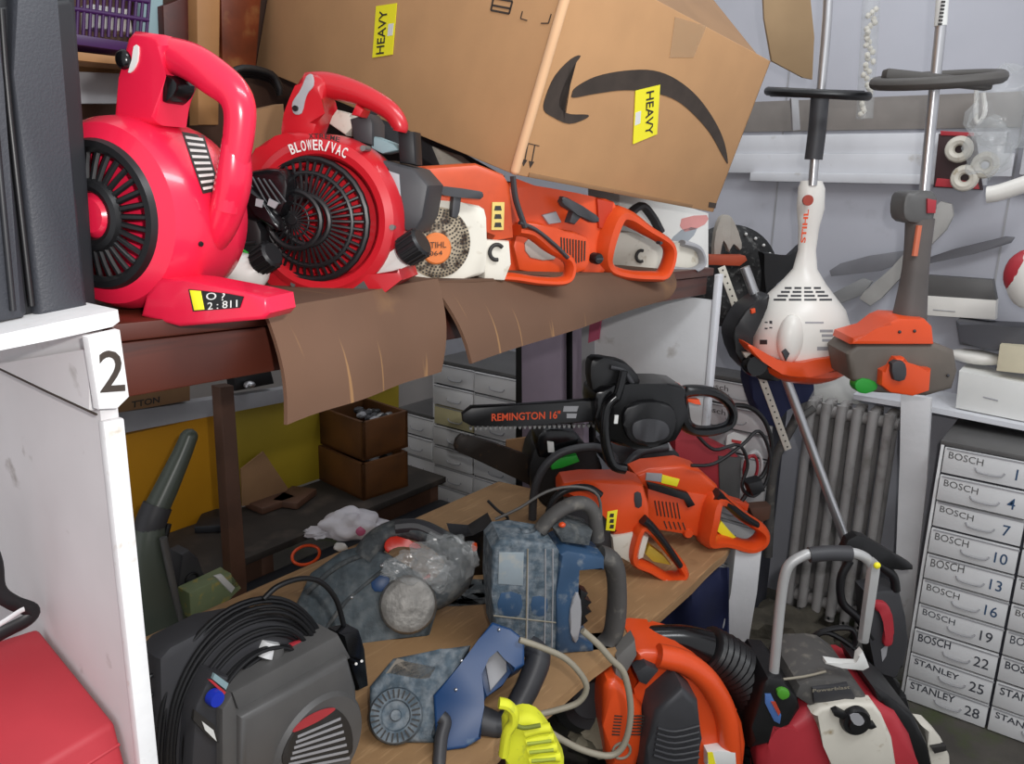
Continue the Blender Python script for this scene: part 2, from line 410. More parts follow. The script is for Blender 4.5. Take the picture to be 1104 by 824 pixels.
# ------------------------------------------------------------ red case, bottom left
A = onX(45, 680, .333); B = onX(125, 778, .333); D = onX(150, 838, .333)
F = Fr((.2, .85, .6), 90)
rc = thing('toolbox', 'faded red plastic toolbox in the lower left corner with a black strap', 'toolbox', F)
mb = MB(F); l = [A, B]
def f(v): return tuple(F.W(v))
zt = .94
top = [f((-.1, .745, .912)), f((.339, .778, .926)), f((.339, .95, .974)), f((-.1, 1.0, .99))]
bot = [f((-.1, .64, .55)), f((.339, .66, .55)), f((.339, 1.0, .55)), f((-.1, 1.05, .55))]
mb.hexa(bot, top, m_redc, .006, 3); mb.build('body', rc)
mb = MB(WF); mb.tube([(-.1, .739, .885), (.338, .772, .902)], .0022, m_redc, sm=0); mb.build('seam', rc)
mb = MB(WF); mb.box((.12, .86, .30), (.43, .25, .52), m_dk, .01); mb.build('lower_body', rc, 'dark grey lower body')
mb = MB(F)
mb.pt([(-40, 545), (-8, 600), (-2, 636), (14, 650), (34, 658), (30, 668), (0, 684), (-40, 708)], .0085, m_blk, .08, flat=.4, sm=5)
mb.build('strap', rc)
mb = MB(F); mb.pt([(-38, 696), (0, 673), (20, 660), (26, 657)], .003, m_white, .066, flat=.5, sm=4); mb.build('strap_stripe', rc, 'white stripe')

# ------------------------------------------------------------ large cardboard carton, tilted on top of the tools
Q = Vector((1.004, .762, 1.509)); a = Vector((.99, -.093, -.102)); b = Vector((.117, .957, .265)); c = Vector((.073, -.274, .959))
F = Fr(Q, axes=(a, b, c)); FL = Fr(Q, axes=(-b, a, c))
LA, LB, LC = .628, .797, .309
bx = thing('cardboard_carton', 'large tilted brown cardboard carton with a printed arrow and HEAVY stickers', 'box', F)
mb = MB(F)
t = .006
mb.box((LA / 2, t / 2, LC / 2), (LA, t, LC), m_board, .002); mb.box((LA / 2, LB - t / 2, LC / 2), (LA, t, LC), m_board, .002)
mb.box((t / 2, LB / 2, LC / 2), (t, LB, LC), m_board, .002); mb.box((LA - t / 2, LB / 2, LC / 2), (t, LB, LC), m_board, .002)
mb.box((LA / 2, LB / 2, t / 2), (LA - .004, LB - .004, t), m_board); mb.box((LA / 2, LB / 2, LC - t / 2), (LA - .004, LB - .004, t), m_board)
mb.build('carton_body', bx)
mb = MB(F); mb.box((-.0002, -.0002, LC / 2), (.014, .014, LC), m_boardl, .006, seg=4); mb.build('folded_edge', bx, 'pale crease of the near corner')
mb = MB(F)                                        # bottom tape and worn rim
mb.box((LA * .45, -.001, .004), (LA * .8, .004, .007), m_tan, .001); mb.build('bottom_rim', bx)
zo = lambda l: [(520 + x / 3.247, y / 3.247) for x, y in l]
mb = MB(F)
mb.pp(zo([(315, 330), (330, 305), (400, 268), (500, 248), (600, 247), (680, 278), (755, 340), (815, 425), (848, 500), (860, 572), (842, 545), (800, 470), (745, 405), (680, 352), (600, 325), (500, 316), (400, 328), (322, 342)]), -.0012, 0, m_print, sm=4)
mb.pp(zo([(345, 195), (318, 235), (290, 290), (270, 350), (275, 382), (310, 400), (370, 402), (362, 416), (305, 434), (250, 412), (216, 385), (224, 335), (256, 265), (310, 208)]), -.0012, 0, m_print, sm=3)
mb.build('printed_arrow', bx)
mb = MB(F)
for p in ([(158, 500), (200, 510), (200, 513), (158, 503)],): mb.pp(zo(p), -.001, 0, m_print)
for x0, y0 in ((160, 503), (184, 509)):
    mb.pp(zo([(x0 - 1, y0), (x0 + 2, y0), (x0 - 10, y0 + 66), (x0 - 13, y0 + 66)]), -.001, 0, m_print)
    mb.pp(zo([(x0 - 20, y0 + 55), (x0 - 2, y0 + 58), (x0 - 16, y0 + 80)]), -.001, 0, m_print)
mb.build('printed_mark', bx)
mb = MB(F); mb.pp(zo([(795, 708), (820, 712), (816, 730), (792, 726)]), -.001, 0, m_print); mb.build('printed_mark', bx)
mb = MB(FL)
z4 = lambda l: [(260 + x / 3.68, y / 3.68) for x, y in l]
def bar(mb, a, b, w, m, off):
    a, b = mb.F.P(*a, off), mb.F.P(*b, off); d = (b - a).normalized(); n = Vector((-d.z, 0, d.x)) * w / 2
    mb.prism([((a + n).x, (a + n).z), ((b + n).x, (b + n).z), ((b - n).x, (b - n).z), ((a - n).x, (a - n).z)], off, off + .001, m)
sq = z4([(1000, -8), (990, 40), (1062, 54), (1075, 5)])
for i in range(4): bar(mb, sq[i], sq[(i + 1) % 4], .003, m_print, -.0012)
bar(mb, *z4([(994, 20), (1068, 34)]), .003, m_print, -.0012)
mb.build('printed_mark', bx)
for g_ in ((((563, 12), (561, 20)), ((561, 20), (568, 22))), (((583, 25), (591, 25)), ((591, 25), (594, 15)))):
    mb = MB(FL)
    for p, q in g_: bar(mb, p, q, .0015, m_print, -.0012)
    mb.build('printed_mark', bx)
mb = MB(F); mb.pp(zo([(537, 318), (623, 297), (612, 470), (528, 505)]), -.0022, -.001, m_sticker); k = mb.build('sticker', bx, 'yellow HEAVY sticker across the arrow')
mb = MB(F); mb.text('HEAVY', zo([(575, 322)])[0], zo([(571, 474)])[0], zo([(602, 316)])[0], m_ink, -.0026, bold=.01); mb.build('lettering', k)
mb = MB(F); mb.pp(zo([(537, 395), (556, 388), (553, 432), (534, 440)]), -.0026, -.002, m_stickw); mb.build('small_print', k)
mb = MB(FL); mb.pp(z4([(535, 24), (617, 12), (600, 216), (520, 229)]), -.0022, -.001, m_sticker); k = mb.build('sticker', bx, 'yellow HEAVY sticker on the shaded left side')
mb = MB(FL); mb.text('HEAVY', z4([(565, 213)])[0], z4([(580, 38)])[0], z4([(534, 217)])[0], m_ink, -.0026, bold=.01); mb.build('lettering', k)
mb = MB(FL); mb.pp(z4([(584, 95), (605, 92), (600, 140), (580, 143)]), -.0026, -.002, m_stickw); mb.build('small_print', k)
# packing tape patch and open flap
m_tape = mat('tape', '#cdab84', .3, var=.03, alpha=.35)
mb = MB(F); mb.pp([(722, 62), (728, 18), (762, 28), (748, 62)], -.0012, -.0004, m_tape); mb.build('tape', bx)
FT = Fr(Q + c * LC, axes=(a, c * -1, b))           # top plane
mb = MB(F)
ta = F.P(712, -2, 0); 
mb.grid(lambda u, v: Vector((LA * (.0 + u), .02 + .19 * v, LC - .002 + .11 * v)), 8, 3, m_tan, .005); mb.build('flap', bx)

# ------------------------------------------------------------ flattened cardboard on the shelf edge
def sheet(name, label, px_hang, Yh, top, grp='flattened cardboard sheets'):
    FS = Fr(onY(*px_hang[0], .74), 90)
    mb = MB(FS)
    h = [onY(x, y, Yy) for (x, y), Yy in zip(px_hang, Yh)]
    loc = [FS.W(v) for v in h]
    # loc: top left, top right, bottom right, bottom left ; bend grid
    def fn(u, v):
        tl, tr, br, bl = loc[:4]
        a_ = tl.lerp(tr, u); b_ = bl.lerp(br, u)
        p = a_.lerp(b_, v); p.y += .012 * math.sin(v * math.pi) * -1 + .003 * math.sin(u * 11); return p
    mb.grid(fn, 16, 8, m_boardo, .005)
    def fn2(u, v):
        p = loc[0].lerp(loc[1], u); q = p.copy(); q.y += top * v; q.z += .002 + .0 * v; return q
    mb.grid(fn2, 16, 4, m_boardo, .004)
    bp_ = [Vector((loc[3].x + (loc[2].x - loc[3].x) * t, loc[3].y + (loc[2].y - loc[3].y) * t - .003, loc[3].z + (loc[2].z - loc[3].z) * t)) for t in [i / 14 for i in range(15)]]
    for v in bp_: v.z += random.uniform(-.002, .001)
    o = mb.build(name, label=label, cat='cardboard', group='flattened cardboard sheets')
    return o
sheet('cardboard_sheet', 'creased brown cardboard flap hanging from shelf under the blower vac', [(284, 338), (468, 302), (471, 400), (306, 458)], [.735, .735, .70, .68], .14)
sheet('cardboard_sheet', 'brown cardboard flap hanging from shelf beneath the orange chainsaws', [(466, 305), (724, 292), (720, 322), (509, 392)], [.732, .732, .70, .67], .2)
# ------------------------------------------------------------ helpers for the tools
def grille(name, parent, F, c, y, r0, r1, n, mrib, w=.0025, dep_=.006, rings=(), hub=None, bulge=0):
    mb = MB(F); c = Vector((c[0], y, c[1]))
    for k in range(n):
        a = 2 * math.pi * k / n; d = Vector((math.cos(a), 0, math.sin(a)))
        p0 = c + d * r0 + Vector((0, -bulge, 0)); p1 = c + d * r1
        m_ = c + d * (r0 + r1) / 2 + Vector((0, -bulge * .6, 0))
        mb.tube([p0, m_, p1], w, mrib, seg=6, sm=2)
    for rr, tw in rings: mb.torus(c + Vector((0, -bulge * (1 - (rr - r0) / (r1 - r0)), 0)), rr, tw, mrib)
    if hub: mb.lathe(c, [(-bulge - .003, 0), (-bulge - .003, hub * .8), (-bulge, hub), (.004, hub), (.004, 0)], mrib)
    return mb.build(name, parent)

# ============================================================ pink-red blower (nearest)
F = Fr(dep(112, 232, .79), 18); F = Fr((F.O.x, F.O.y, zs(.45)), 18)
c0 = F.P(108, 232, 0); cx = c0.x; zc = c0.z; R0 = min(zc - .002, .1); rg = F.r(80, 108, 232, 0) * .93
b1 = thing('leaf_blower', 'bright pink-red handheld leaf blower with closed top handle beside the charcoal case', 'leaf blower', F, 'handheld leaf blowers')
mb = MB(F)
mb.lathe((cx, 0, zc), [(.012, 0), (.012, rg * .96), (0, rg), (-.003, rg * 1.06), (.004, R0 * .90), (.018, R0 * .97), (.04, R0), (.085, R0 * .99), (.108, R0 * .94), (.124, R0 * .8), (.13, R0 * .5), (.13, 0)], m_red, seg=64)
sk1 = Skin(mb); mb.build('fan_housing', b1)
mb = MB(F)                                         # foot with outlet
mb.pp([(150, 342), (156, 318), (172, 300), (200, 303), (262, 315), (286, 321), (289, 338), (283, 345), (192, 353)], .0, .045, m_red, .005, seg=3); mb.build('foot', b1)
mb = MB(F); mb.pp([(203, 312), (246, 317), (262, 320), (258, 332), (208, 336)], -.0015, .001, m_blk); k_ = mb.build('label', b1, 'black and yellow warning label')
mb = MB(F); mb.pp([(204, 313), (216, 314), (220, 334), (209, 335)], -.0022, -.001, m_sticker, .0005); mb.build('warning_panel', k_)
mb = MB(F); mb.text('O ?', (222, 323), (242, 324), (223, 315), m_stickw, -.0022); mb.text('2 : 811', (224, 334), (256, 331), (224, 326), m_stickw, -.0022); mb.build('lettering', k_)
mb = MB(F)
mb.pp([(119, 135), (128, 84), (135, 40), (142, 32), (170, 36), (178, 48), (172, 80), (170, 135)], .03, .075, m_red, .008, seg=4, back=True)
mb.build('chute', b1)
mb = MB(F)
rr = F.r(18.5, 220, 90, .05)
mb.pt([(154, 54), (178, 58), (208, 68), (232, 84), (250, 99), (258, 116), (258, 140), (252, 180), (243, 226)], [rr * .85, rr, rr * 1.1, rr * 1.1, rr * 1.0, rr * .95, rr * .9, rr * .85, rr * .8], m_red, .05, flat=1.0, sm=5, seg=14)
mb.pt([(254, 150, .05), (253, 185, .052), (248, 215, .056), (238, 245, .06), (226, 268, .066)], [rr * .7, rr * .95, rr * .98, rr * .9, rr * .7], m_red, .05, flat=1.2, sm=5, seg=14)
mb.build('handle', b1)
mb = MB(F); mb.pp([(160, 76), (186, 84), (190, 96), (182, 108), (174, 110), (168, 92)], .035, .06, m_blks, .004, sm=2); mb.build('trigger', b1)
mb = MB(F); q = F.P(133, 64, .028); mb.ell(q, (.0085, .006, .0095), m_blks, sub=3); mb.build('throttle_knob', b1)
mb = MB(F); mb.pp([(144, 50), (149, 50), (148, 66), (143, 76), (138, 78), (142, 64)], .0285, .031, m_stickw, sm=2); mb.build('badge', b1)
for px in ((180, 124), (216, 263), (150, 116)):
    p_, n_ = sk1.hit(*px)
    if p_ is not None: mb = MB(F); mb.lathe(p_ - n_ * .001, [(0, 0), (0, .003), (.003, .0025), (.003, 0)], m_blk, axis=n_, seg=10); mb.build('screw', b1)
grille('fan_guard', b1, F, (cx, zc), .001, rg * .42, rg * .98, 30, m_blk, .003, rings=((rg, .004), (rg * .42, .007)), bulge=.010)
mb = MB(F)
mb.lathe((cx, 0, zc), [(-.004, rg * .88), (-.0095, rg * .95), (-.009, rg * 1.04), (-.002, rg * 1.08), (.002, rg), (-.004, rg * .88)], m_blk, seg=64); mb.build('guard_rim', b1)
mb = MB(F); mb.lathe((cx, -.008, zc), [(-.006, 0), (-.006, rg * .24), (0, rg * .32), (.006, rg * .32)], m_red); mb.build('hub_cap', b1)
mb = MB(F)
LP_ = [(196, 142), (220, 146), (238, 205), (219, 209)]
sk1.patch(mb, LP_, m_ink, 14, 16, .0014); k_ = mb.build('rating_label', b1, 'black and silver rating label')
def q4(P, u, v): (ax, ay), (bx_, by), (cx_, cy), (dx, dy) = P; return ((ax * (1 - u) + bx_ * u) * (1 - v) + (dx * (1 - u) + cx_ * u) * v, (ay * (1 - u) + by * u) * (1 - v) + (dy * (1 - u) + cy * u) * v)
for i in range(9):
    v0 = .06 + i * .105; mb = MB(F); sk1.patch(mb, [q4(LP_, .1, v0), q4(LP_, .9, v0), q4(LP_, .9, v0 + .045), q4(LP_, .1, v0 + .045)], m_stickw, 8, 1, .0024); mb.build('print_line', k_)

# ============================================================ second blower (blower / vac)
F0 = Fr(dep(345, 237, 1.0), 27); F = Fr((F0.O.x, F0.O.y, zs(.65)), 27)
b2 = thing('leaf_blower', 'darker red blower with BLOWER/VAC lettering and open-ended top handle', 'leaf blower', F, 'handheld leaf blowers')
c0 = F.P(346, 236); cx2, zc2 = c0.x, c0.z; R2 = F.r(89, 346, 236)
mb = MB(F)
mb.lathe((cx2, 0, zc2), [(.02, 0), (.02, R2 * .7), (.0, R2 * .72), (-.006, R2 * .76), (-.008, R2 * .84), (-.003, R2 * .93), (.012, R2 * .99), (.035, R2), (.06, R2 * .97), (.08, R2 * .85), (.085, 0)], m_red2, seg=64)
mb.pp([(262, 180), (285, 152), (320, 142), (340, 150), (330, 175), (300, 190), (280, 205), (262, 215)], 0, .06, m_red2, .008, sm=3)
mb.build('fan_housing', b2)
mb = MB(F)
mb.pp([(300, 148), (306, 122), (318, 92), (326, 78), (345, 82), (350, 95), (342, 120), (338, 146)], .01, .055, m_red2, .01, sm=2, back=True)
mb.pt([(332, 92), (352, 92), (378, 98), (402, 108), (422, 121), (431, 135), (431, 142)], [F.r(v, 380, 100) for v in (14, 14.5, 13, 11.5, 10.5, 9.5, 7.5)], m_red2, .032, sm=5, seg=14)
mb.build('handle', b2)
mb = MB(F); mb.pp([(330, 82), (336, 80), (338, 92), (330, 103), (325, 122), (316, 122), (315, 110), (322, 100), (327, 90)], .0085, .011, m_lgrey, .0008, sm=3); q = F.P(319, 117, .008); mb.lathe(q, [(-.003, 0), (-.003, .0035), (0, .0035)], m_blk, seg=12); mb.build('handle_badge', b2, 'silver strip on the handle')
mb = MB(F); mb.pp([(383, 112), (392, 118), (388, 126), (378, 124)], .02, .045, m_red2, .003); mb.build('trigger', b2)
mb = MB(F)
def arc_text(mb, s, cx, zc, R, a0, a1, h, y, m):
    n = len(s)
    for i, ch in enumerate(s):
        if ch == ' ': continue
        t0 = a0 + (a1 - a0) * i / n; t1 = a0 + (a1 - a0) * (i + .86) / n
        P = lambda a, r: Vector((cx + r * math.cos(a), y, zc + r * math.sin(a)))
        mb.text(ch, P(t0, R), P(t1, R), P(t0, R + h), m, bold=.014)
arc_text(mb, 'BLOWER/VAC', cx2 + .0, zc2, R2 * .80, math.radians(112), math.radians(62), R2 * .12, -.0092, m_stickw); mb.build('lettering', b2, 'white BLOWER/VAC lettering')
mb = MB(F); arc_text(mb, 'XTREME', cx2, zc2, R2 * .935, math.radians(96), math.radians(72), R2 * .055, -.0035, m_ink); mb.build('lettering', b2, 'small black lettering')
c1 = F.P(334, 237, 0)
grille('fan_guard', b2, F, (c1.x + .002, c1.z), -.002, .03, R2 * .72, 44, m_blk, .002, rings=((R2 * .72, .0045), (R2 * .55, .0035), (.03, .004)), bulge=.012)
grille('hub_grille', b2, F, (F.P(323, 237).x, c1.z), -.015, .006, .035, 22, m_blk, .0015, rings=((.035, .004), (.02, .0015)), hub=.007, bulge=.004)
mb = MB(F)                                         # feet
mb.pp([(360, 310), (395, 292), (400, 300), (430, 290), (434, 302), (398, 330), (368, 322)], -.006, .06, m_red2, .004)
mb.pp([(287, 288), (306, 300), (330, 318), (350, 326), (330, 326), (300, 318), (282, 300)], .0, .06, m_red2, .004); mb.build('foot', b2)
mb = MB(F); mb.pp([(370, 319), (392, 303), (402, 320), (396, 325)], -.0066, -.005, m_griph); mb.build('foot_pad', b2)
for px in ((393, 160), (424, 245), (318, 306), (334, 308)):
    mb = MB(F); q = F.P(*px, 0); mb.lathe(q + Vector((0, .004, 0)), [(-.010, 0), (-.010, .0035), (.01, .0035)], m_steel, seg=10); mb.build('screw', b2)
mb = MB(F)                                         # engine: black fan case, filter, pulls on the left
mb.pp([(258, 196), (270, 184), (300, 182), (310, 200), (302, 232), (275, 240), (256, 228)], -.04, .03, m_blks, .008, sm=2)
mb.pp([(262, 195), (300, 240), (292, 248), (258, 212)], -.052, -.035, m_blks, .006, sm=2)
mb.pp([(250, 225), (275, 235), (282, 265), (262, 285), (245, 270)], -.03, .02, m_blk, .006, sm=2)
for i in range(5): mb.pt([(266 + i * 6, 190 + i * 1.0), (284 + i * 6, 226 - i * 2)], .0014, m_dk, -.042, sm=0)
mb.build('carburettor', b2)
mb = MB(F); mb.pp([(276, 214), (284, 216), (282, 224), (275, 222)], -.0535, -.052, m_lgrey); mb.pp([(290, 214), (300, 219), (296, 225), (288, 221)], -.0535, -.051, m_lgrey); mb.build('switch', b2)
mb = MB(F); q0 = F.P(262, 294, -.045)
mb.ell(q0, (.034, .024, .0245), m_trans, .12, 8, seed=3); mb.build('fuel_tank', b2, 'milky white fuel tank')
mb = MB(F); q0, q1 = F.P(277, 284, -.05), F.P(295, 273, -.055); mb.cyl(q0, q1, .0155, m_blk, .0165, 20, .003)
d = (q1 - q0).normalized()
for i in range(14):
    a = i * math.tau / 14; o_ = d.orthogonal().normalized(); o2 = d.cross(o_)
    mb.cyl(q0 + d * .004 + (o_ * math.cos(a) + o2 * math.sin(a)) * .0158, q1 - d * .003 + (o_ * math.cos(a) + o2 * math.sin(a)) * .0166, .0015, m_blk, seg=6)
mb.build('fuel_cap', b2)
mb = MB(F); mb.pt([(232, 272), (250, 264), (262, 270), (270, 276)], .002, m_green, -.04); mb.pt([(250, 250), (262, 262), (276, 262)], .003, m_blk, -.03); mb.build('fuel_line', b2)
mb = MB(F)                                         # motor block behind right with grey tank
mb.pp([(408, 172), (446, 182), (462, 200), (456, 235), (446, 252), (420, 246), (425, 215)], .02, .09, m_dk, .008)
mb.pp([(428, 140), (446, 142), (448, 178), (430, 176)], .04, .07, m_blk, .004); mb.build('engine_cover', b2)
mb = MB(F); mb.pp([(418, 184), (430, 188), (432, 215), (420, 208)], .018, .021, m_lgrey, .001); mb.build('cover_plate', b2)
mb = MB(F); mb.pp([(400, 300), (408, 285), (432, 262), (442, 268), (446, 282), (425, 293), (405, 302)], .0, .05, m_trans, .01, sm=2); mb.build('oil_tank', b2, 'grey translucent tank')
mb = MB(F); q0, q1 = F.P(434, 274, -.004), F.P(456, 260, -.008); mb.cyl(q0, q1, .0175, m_blk, .0185, 20, .003)
d = (q1 - q0).normalized()
for i in range(16):
    a = i * math.tau / 16; o_ = d.orthogonal().normalized(); o2 = d.cross(o_)
    mb.cyl(q0 + d * .004 + (o_ * math.cos(a) + o2 * math.sin(a)) * .0178, q1 - d * .003 + (o_ * math.cos(a) + o2 * math.sin(a)) * .0186, .0015, m_blk, seg=6)
mb.build('oil_cap', b2)
mb = MB(F); mb.pp([(362, 118), (376, 122), (382, 136), (372, 146), (352, 132)], .05, .08, m_cream, .004); mb.pp([(376, 128), (396, 122), (402, 132), (402, 158), (380, 152)], .045, .09, m_dk, .006)
mb.pp([(398, 145), (424, 155), (430, 162), (412, 166), (400, 160)], .05, .08, m_lblue, .003); mb.build('spark_lead', b2)

# ============================================================ white and orange chainsaw, upper shelf
F = Fr((.80, .80, zs(.85)), 62)
s1 = thing('chainsaw', 'oily orange and cream chainsaw with a round perforated starter cover on the upper shelf', 'chainsaw', F, 'chainsaws on the upper shelf')
mb = MB(F); mb.pp([(452, 190), (460, 180), (515, 176), (545, 188), (552, 200), (556, 258), (530, 262), (520, 240), (455, 222)], .0, .09, m_oroil, .01)
mb.build('top_cover', s1)
mb = MB(F); mb.pp([(440, 232), (450, 218), (475, 216), (518, 222), (524, 235), (524, 285), (518, 298), (470, 304), (438, 302), (435, 292)], -.012, .09, m_cream, .01, sm=2); mb.build('starter_cover', s1)
mb = MB(F); cc = F.P(472, 262, -.013); Rr = F.r(38, 472, 262, -.013)
mb.lathe((cc.x, cc.y, cc.z), [(-.001, 0), (-.003, Rr * .35), (-.0025, Rr * .8), (.001, Rr)], m_oily, seg=40)
for ring in range(7):
    rr = Rr * (.42 + ring * .085); n = int(20 + ring * 6)
    for i in range(n):
        a = i * math.tau / n + ring * .1
        mb.box((cc.x + rr * math.cos(a), cc.y - .0035, cc.z + rr * math.sin(a)), (.0021, .002, .0021), m_ink)
mb.build('perforated_grille', s1)
mb = MB(F); cd_ = F.P(470, 268, -.016); Rb = F.r(17, 470, 268, -.016)
mb.lathe((cd_.x, cd_.y, cd_.z), [(-.004, 0), (-.004, Rb * .9), (-.002, Rb), (.003, Rb)], mat('orange_badge', '#d5763a', .5, var=.15), seg=30); kb = mb.build('badge', s1)
mb = MB(F); mb.text('STIHL', (460, 268), (481, 267), (460, 261), m_print, -.0212); mb.text('064', (463, 276), (477, 275), (463, 271), m_print, -.0212); mb.build('lettering', kb)
mb = MB(F); mb.pp([(475, 203), (480, 201), (517, 206), (520, 209), (518, 215), (480, 211), (475, 209)], -.03, -.018, m_dk, .003, sm=2); mb.pp([(489, 210), (498, 212), (496, 228), (493, 236), (487, 234)], -.026, -.014, m_dk, .002); mb.build('pull_grip', s1)
mb = MB(F); mb.pp([(531, 218), (544, 218), (543, 248), (530, 248)], -.0025, .001, mat('pale_label', '#d9bf6c', .5)); k_ = mb.build('label', s1, 'pale yellow warning label')
mb = MB(F)
for y in (222, 231, 240): mb.pp([(534, y), (540, y), (541, y + 5), (533, y + 5)], -.0032, -.002, m_ink)
mb.build('pictogram', k_)
mb = MB(F); mb.pp([(523, 258), (550, 260), (552, 285), (545, 303), (522, 302)], -.004, .07, m_cream, .005); mb.build('oil_tank', s1)
mb = MB(F); q = F.P(535, 272, -.005)
mb.tube([q + Vector((.011 * math.cos(a), -.002, .011 * math.sin(a))) for a in [math.radians(40 + i * 30) for i in range(9)]], .003, m_ink); mb.build('fuel_cap', s1)
mb = MB(F); rr = F.r(5, 590, 270)
mb.pt([(556, 248), (572, 252), (592, 268), (612, 280), (614, 294), (606, 303), (580, 303), (552, 299), (530, 298)], [rr * 1.25, rr * 1.2, rr, rr, rr, rr, rr, rr, rr], m_or, .02, flat=2.4, sm=5)
mb.build('rear_handle', s1)
mb = MB(F); mb.pt([(560, 240), (578, 248), (598, 264), (612, 278)], rr * .45, m_dk, .0, flat=1.6, sm=4); mb.build('grip', s1)
mb = MB(F); mb.pt([(553, 190), (556, 215), (566, 245)], .004, m_dk, .0, flat=1.5); mb.build('bumper', s1)

# ============================================================ second chainsaw, red-orange
F = Fr((1.03, .86, zs(1.03)), 62)
s2 = thing('chainsaw', 'glossy orange chainsaw with slanted grey pull grip and loop handle under the big carton', 'chainsaw', F, 'chainsaws on the upper shelf')
mb = MB(F); mb.pp([(545, 205), (556, 198), (600, 204), (640, 212), (664, 218), (668, 240), (660, 262), (652, 292), (640, 300), (560, 300), (548, 296)], .0, .09, m_or, .008, sm=2); mb.build('body', s2)
mb = MB(F); mb.pp([(560, 240), (600, 246), (634, 256), (636, 284), (620, 296), (560, 292)], -.014, .01, m_or, .006, sm=2)
for i in range(9): mb.pt([(605 + i * 3.2, 256 + i * .5), (606 + i * 3.0, 285 - abs(i - 4))], .0014, m_print, -.0145, sm=0)
mb.build('starter_cover', s2)
mb = MB(F); mb.pp([(566, 262), (580, 254), (600, 264), (598, 280), (572, 278)], -.0165, -.013, mat('worn_silver', '#b0a49b', .4, metal=.3), .002, sm=2); mb.pp([(585, 232), (600, 228), (606, 240), (592, 242)], -.006, .001, m_lgrey, .002); mb.build('metal_plate', s2)
mb = MB(F); mb.pp([(607, 214), (612, 213), (644, 232), (645, 238), (638, 240), (608, 222)], -.034, -.02, m_dk, .003, sm=2); mb.pp([(618, 228), (628, 233), (620, 242), (614, 240)], -.03, -.012, m_dk, .002); mb.build('pull_grip', s2)
mb = MB(F); mb.pp([(644, 214), (662, 218), (658, 248), (646, 246)], -.006, .03, mat('deep_orange', '#b5300f', .4), .003); mb.build('cover_rib', s2)
mb = MB(F); rr = F.r(6, 690, 270)
mb.pt([(656, 236), (672, 234), (696, 248), (718, 262), (722, 276), (714, 296), (700, 298), (672, 296), (652, 288), (646, 268)], [rr * 2.1, rr * 1.5, rr, rr * .9, rr * .9, rr, rr, rr, rr * 1.3, rr * 2], m_or, .02, flat=2.2, sm=5, closed=True)
mb.build('rear_handle', s2)
mb = MB(F); q = F.P(645, 279, -.016); mb.lathe(q, [(-.004, 0), (-.004, .008), (0, .01), (.02, .01)], m_blk, seg=20); mb.box(q + Vector((0, -.005, 0)), (.014, .003, .003), m_dk); mb.build('tank_cap', s2)
for px in ((650, 256), (712, 262)):
    mb = MB(F); q = F.P(*px, -.0); mb.lathe(q, [(-.016 if px[0] < 700 else -.003, 0), (-.016 if px[0] < 700 else -.003, .003), (.01, .003)], m_dk, seg=10); mb.build('screw', s2)
# third saw, cream, showing behind the handle
F = Fr((1.27, .98, zs(1.27)), 62)
s3 = thing('chainsaw', 'cream and grey chainsaw body seen through the rear handle of the orange chainsaw', 'chainsaw', F, 'chainsaws on the upper shelf')
mb = MB(F); mb.pp([(655, 262), (668, 250), (690, 252), (706, 262), (745, 262), (755, 278), (758, 292), (660, 294)], .0, .07, m_cream, .008, sm=2); mb.build('body', s3)
mb = MB(F); rr = F.r(3.5, 700, 270)
mb.pt([(735, 262), (752, 268), (757, 284), (745, 292), (722, 290)], rr, m_lgrey, -.005, flat=2); mb.build('rear_handle', s3)
mb = MB(F); mb.pt([(672, 238), (690, 222), (702, 232), (712, 250)], rr * 1.2, m_dk, -.01, flat=1.6); mb.build('front_handle', s3)
mb = MB(F); q = F.P(690, 276, 0); mb.tube([q + Vector((.012 * math.cos(a), -.004, .012 * math.sin(a))) for a in [math.radians(70 + i * 28) for i in range(9)]], .0035, m_ink); mb.build('fuel_cap', s3)
# white carton
F = Fr((1.43, .93, zs(1.43)), 75)
wbx = thing('small_carton', 'white printed carton standing at the end of the upper shelf under the big carton', 'box', F)
mb = MB(F); mb.pp([(668, 200), (764, 230), (764, 289), (738, 290), (668, 287)], 0, .10, m_stickw, .002); mb.build('carton_body', wbx)
mb = MB(F); mb.pp([(735, 236), (762, 232), (760, 242), (738, 250)], -.001, 0, mat('faded_red_print', '#d0908c', .6), sm=2); mb.pp([(722, 262), (735, 248), (752, 246), (740, 262)], -.001, 0, mat('grey_print', '#9aa0a6', .6), sm=2); mb.build('printed_picture', wbx)
F = Fr((1.56, .85, zs(1.5)), 90)
mb = MB(F); mb.pp([(716, 292), (764, 290), (766, 297), (740, 318), (722, 322)], -.06, .1, m_blk, .003)
mb.build('rubber_mat', label='black rubber mat folded over the far end of the upper shelf', cat='mat')
# ============================================================ behind the blowers, upper left
G = Fr((.6, 1.42, zs(.6)), 90)
def simple(name, label, cat_, fn, F, group=None, kind=None, **k):
    mb = MB(F); fn(mb); return mb.build(name, label=label, cat=cat_, group=group, kind=kind, **k)
mb = MB(WF); mb.box((.95, 1.56, 1.86), (1.35, .02, 1.05), mat('umber_board', '#4a3022', .7, var=.3, scale=4), .002); mb.build('back_panel', shelf, 'dark brown board behind the blowers')
F = Fr(G.O + Vector((-.1, -.02, .38)), 90)
F = Fr(onY(110, 66, 1.36), 90)
sh = thing('wall_shelf', 'narrow pine shelf under the purple basket behind the pink-red blower', 'shelf', F)
mb = MB(F); mb.pp([(60, 53), (190, 68), (190, 76), (60, 63)], -.0, .18, m_wood, .002); mb.build('board', sh)
mb = MB(F); mb.pp([(60, 76), (150, 80), (150, 112), (60, 112)], .08, .1, m_lgrey, .002); mb.build('back_plate', sh, 'grey plate below the board')
F = Fr(onY(110, 52, 1.38), 90, roll=-4)
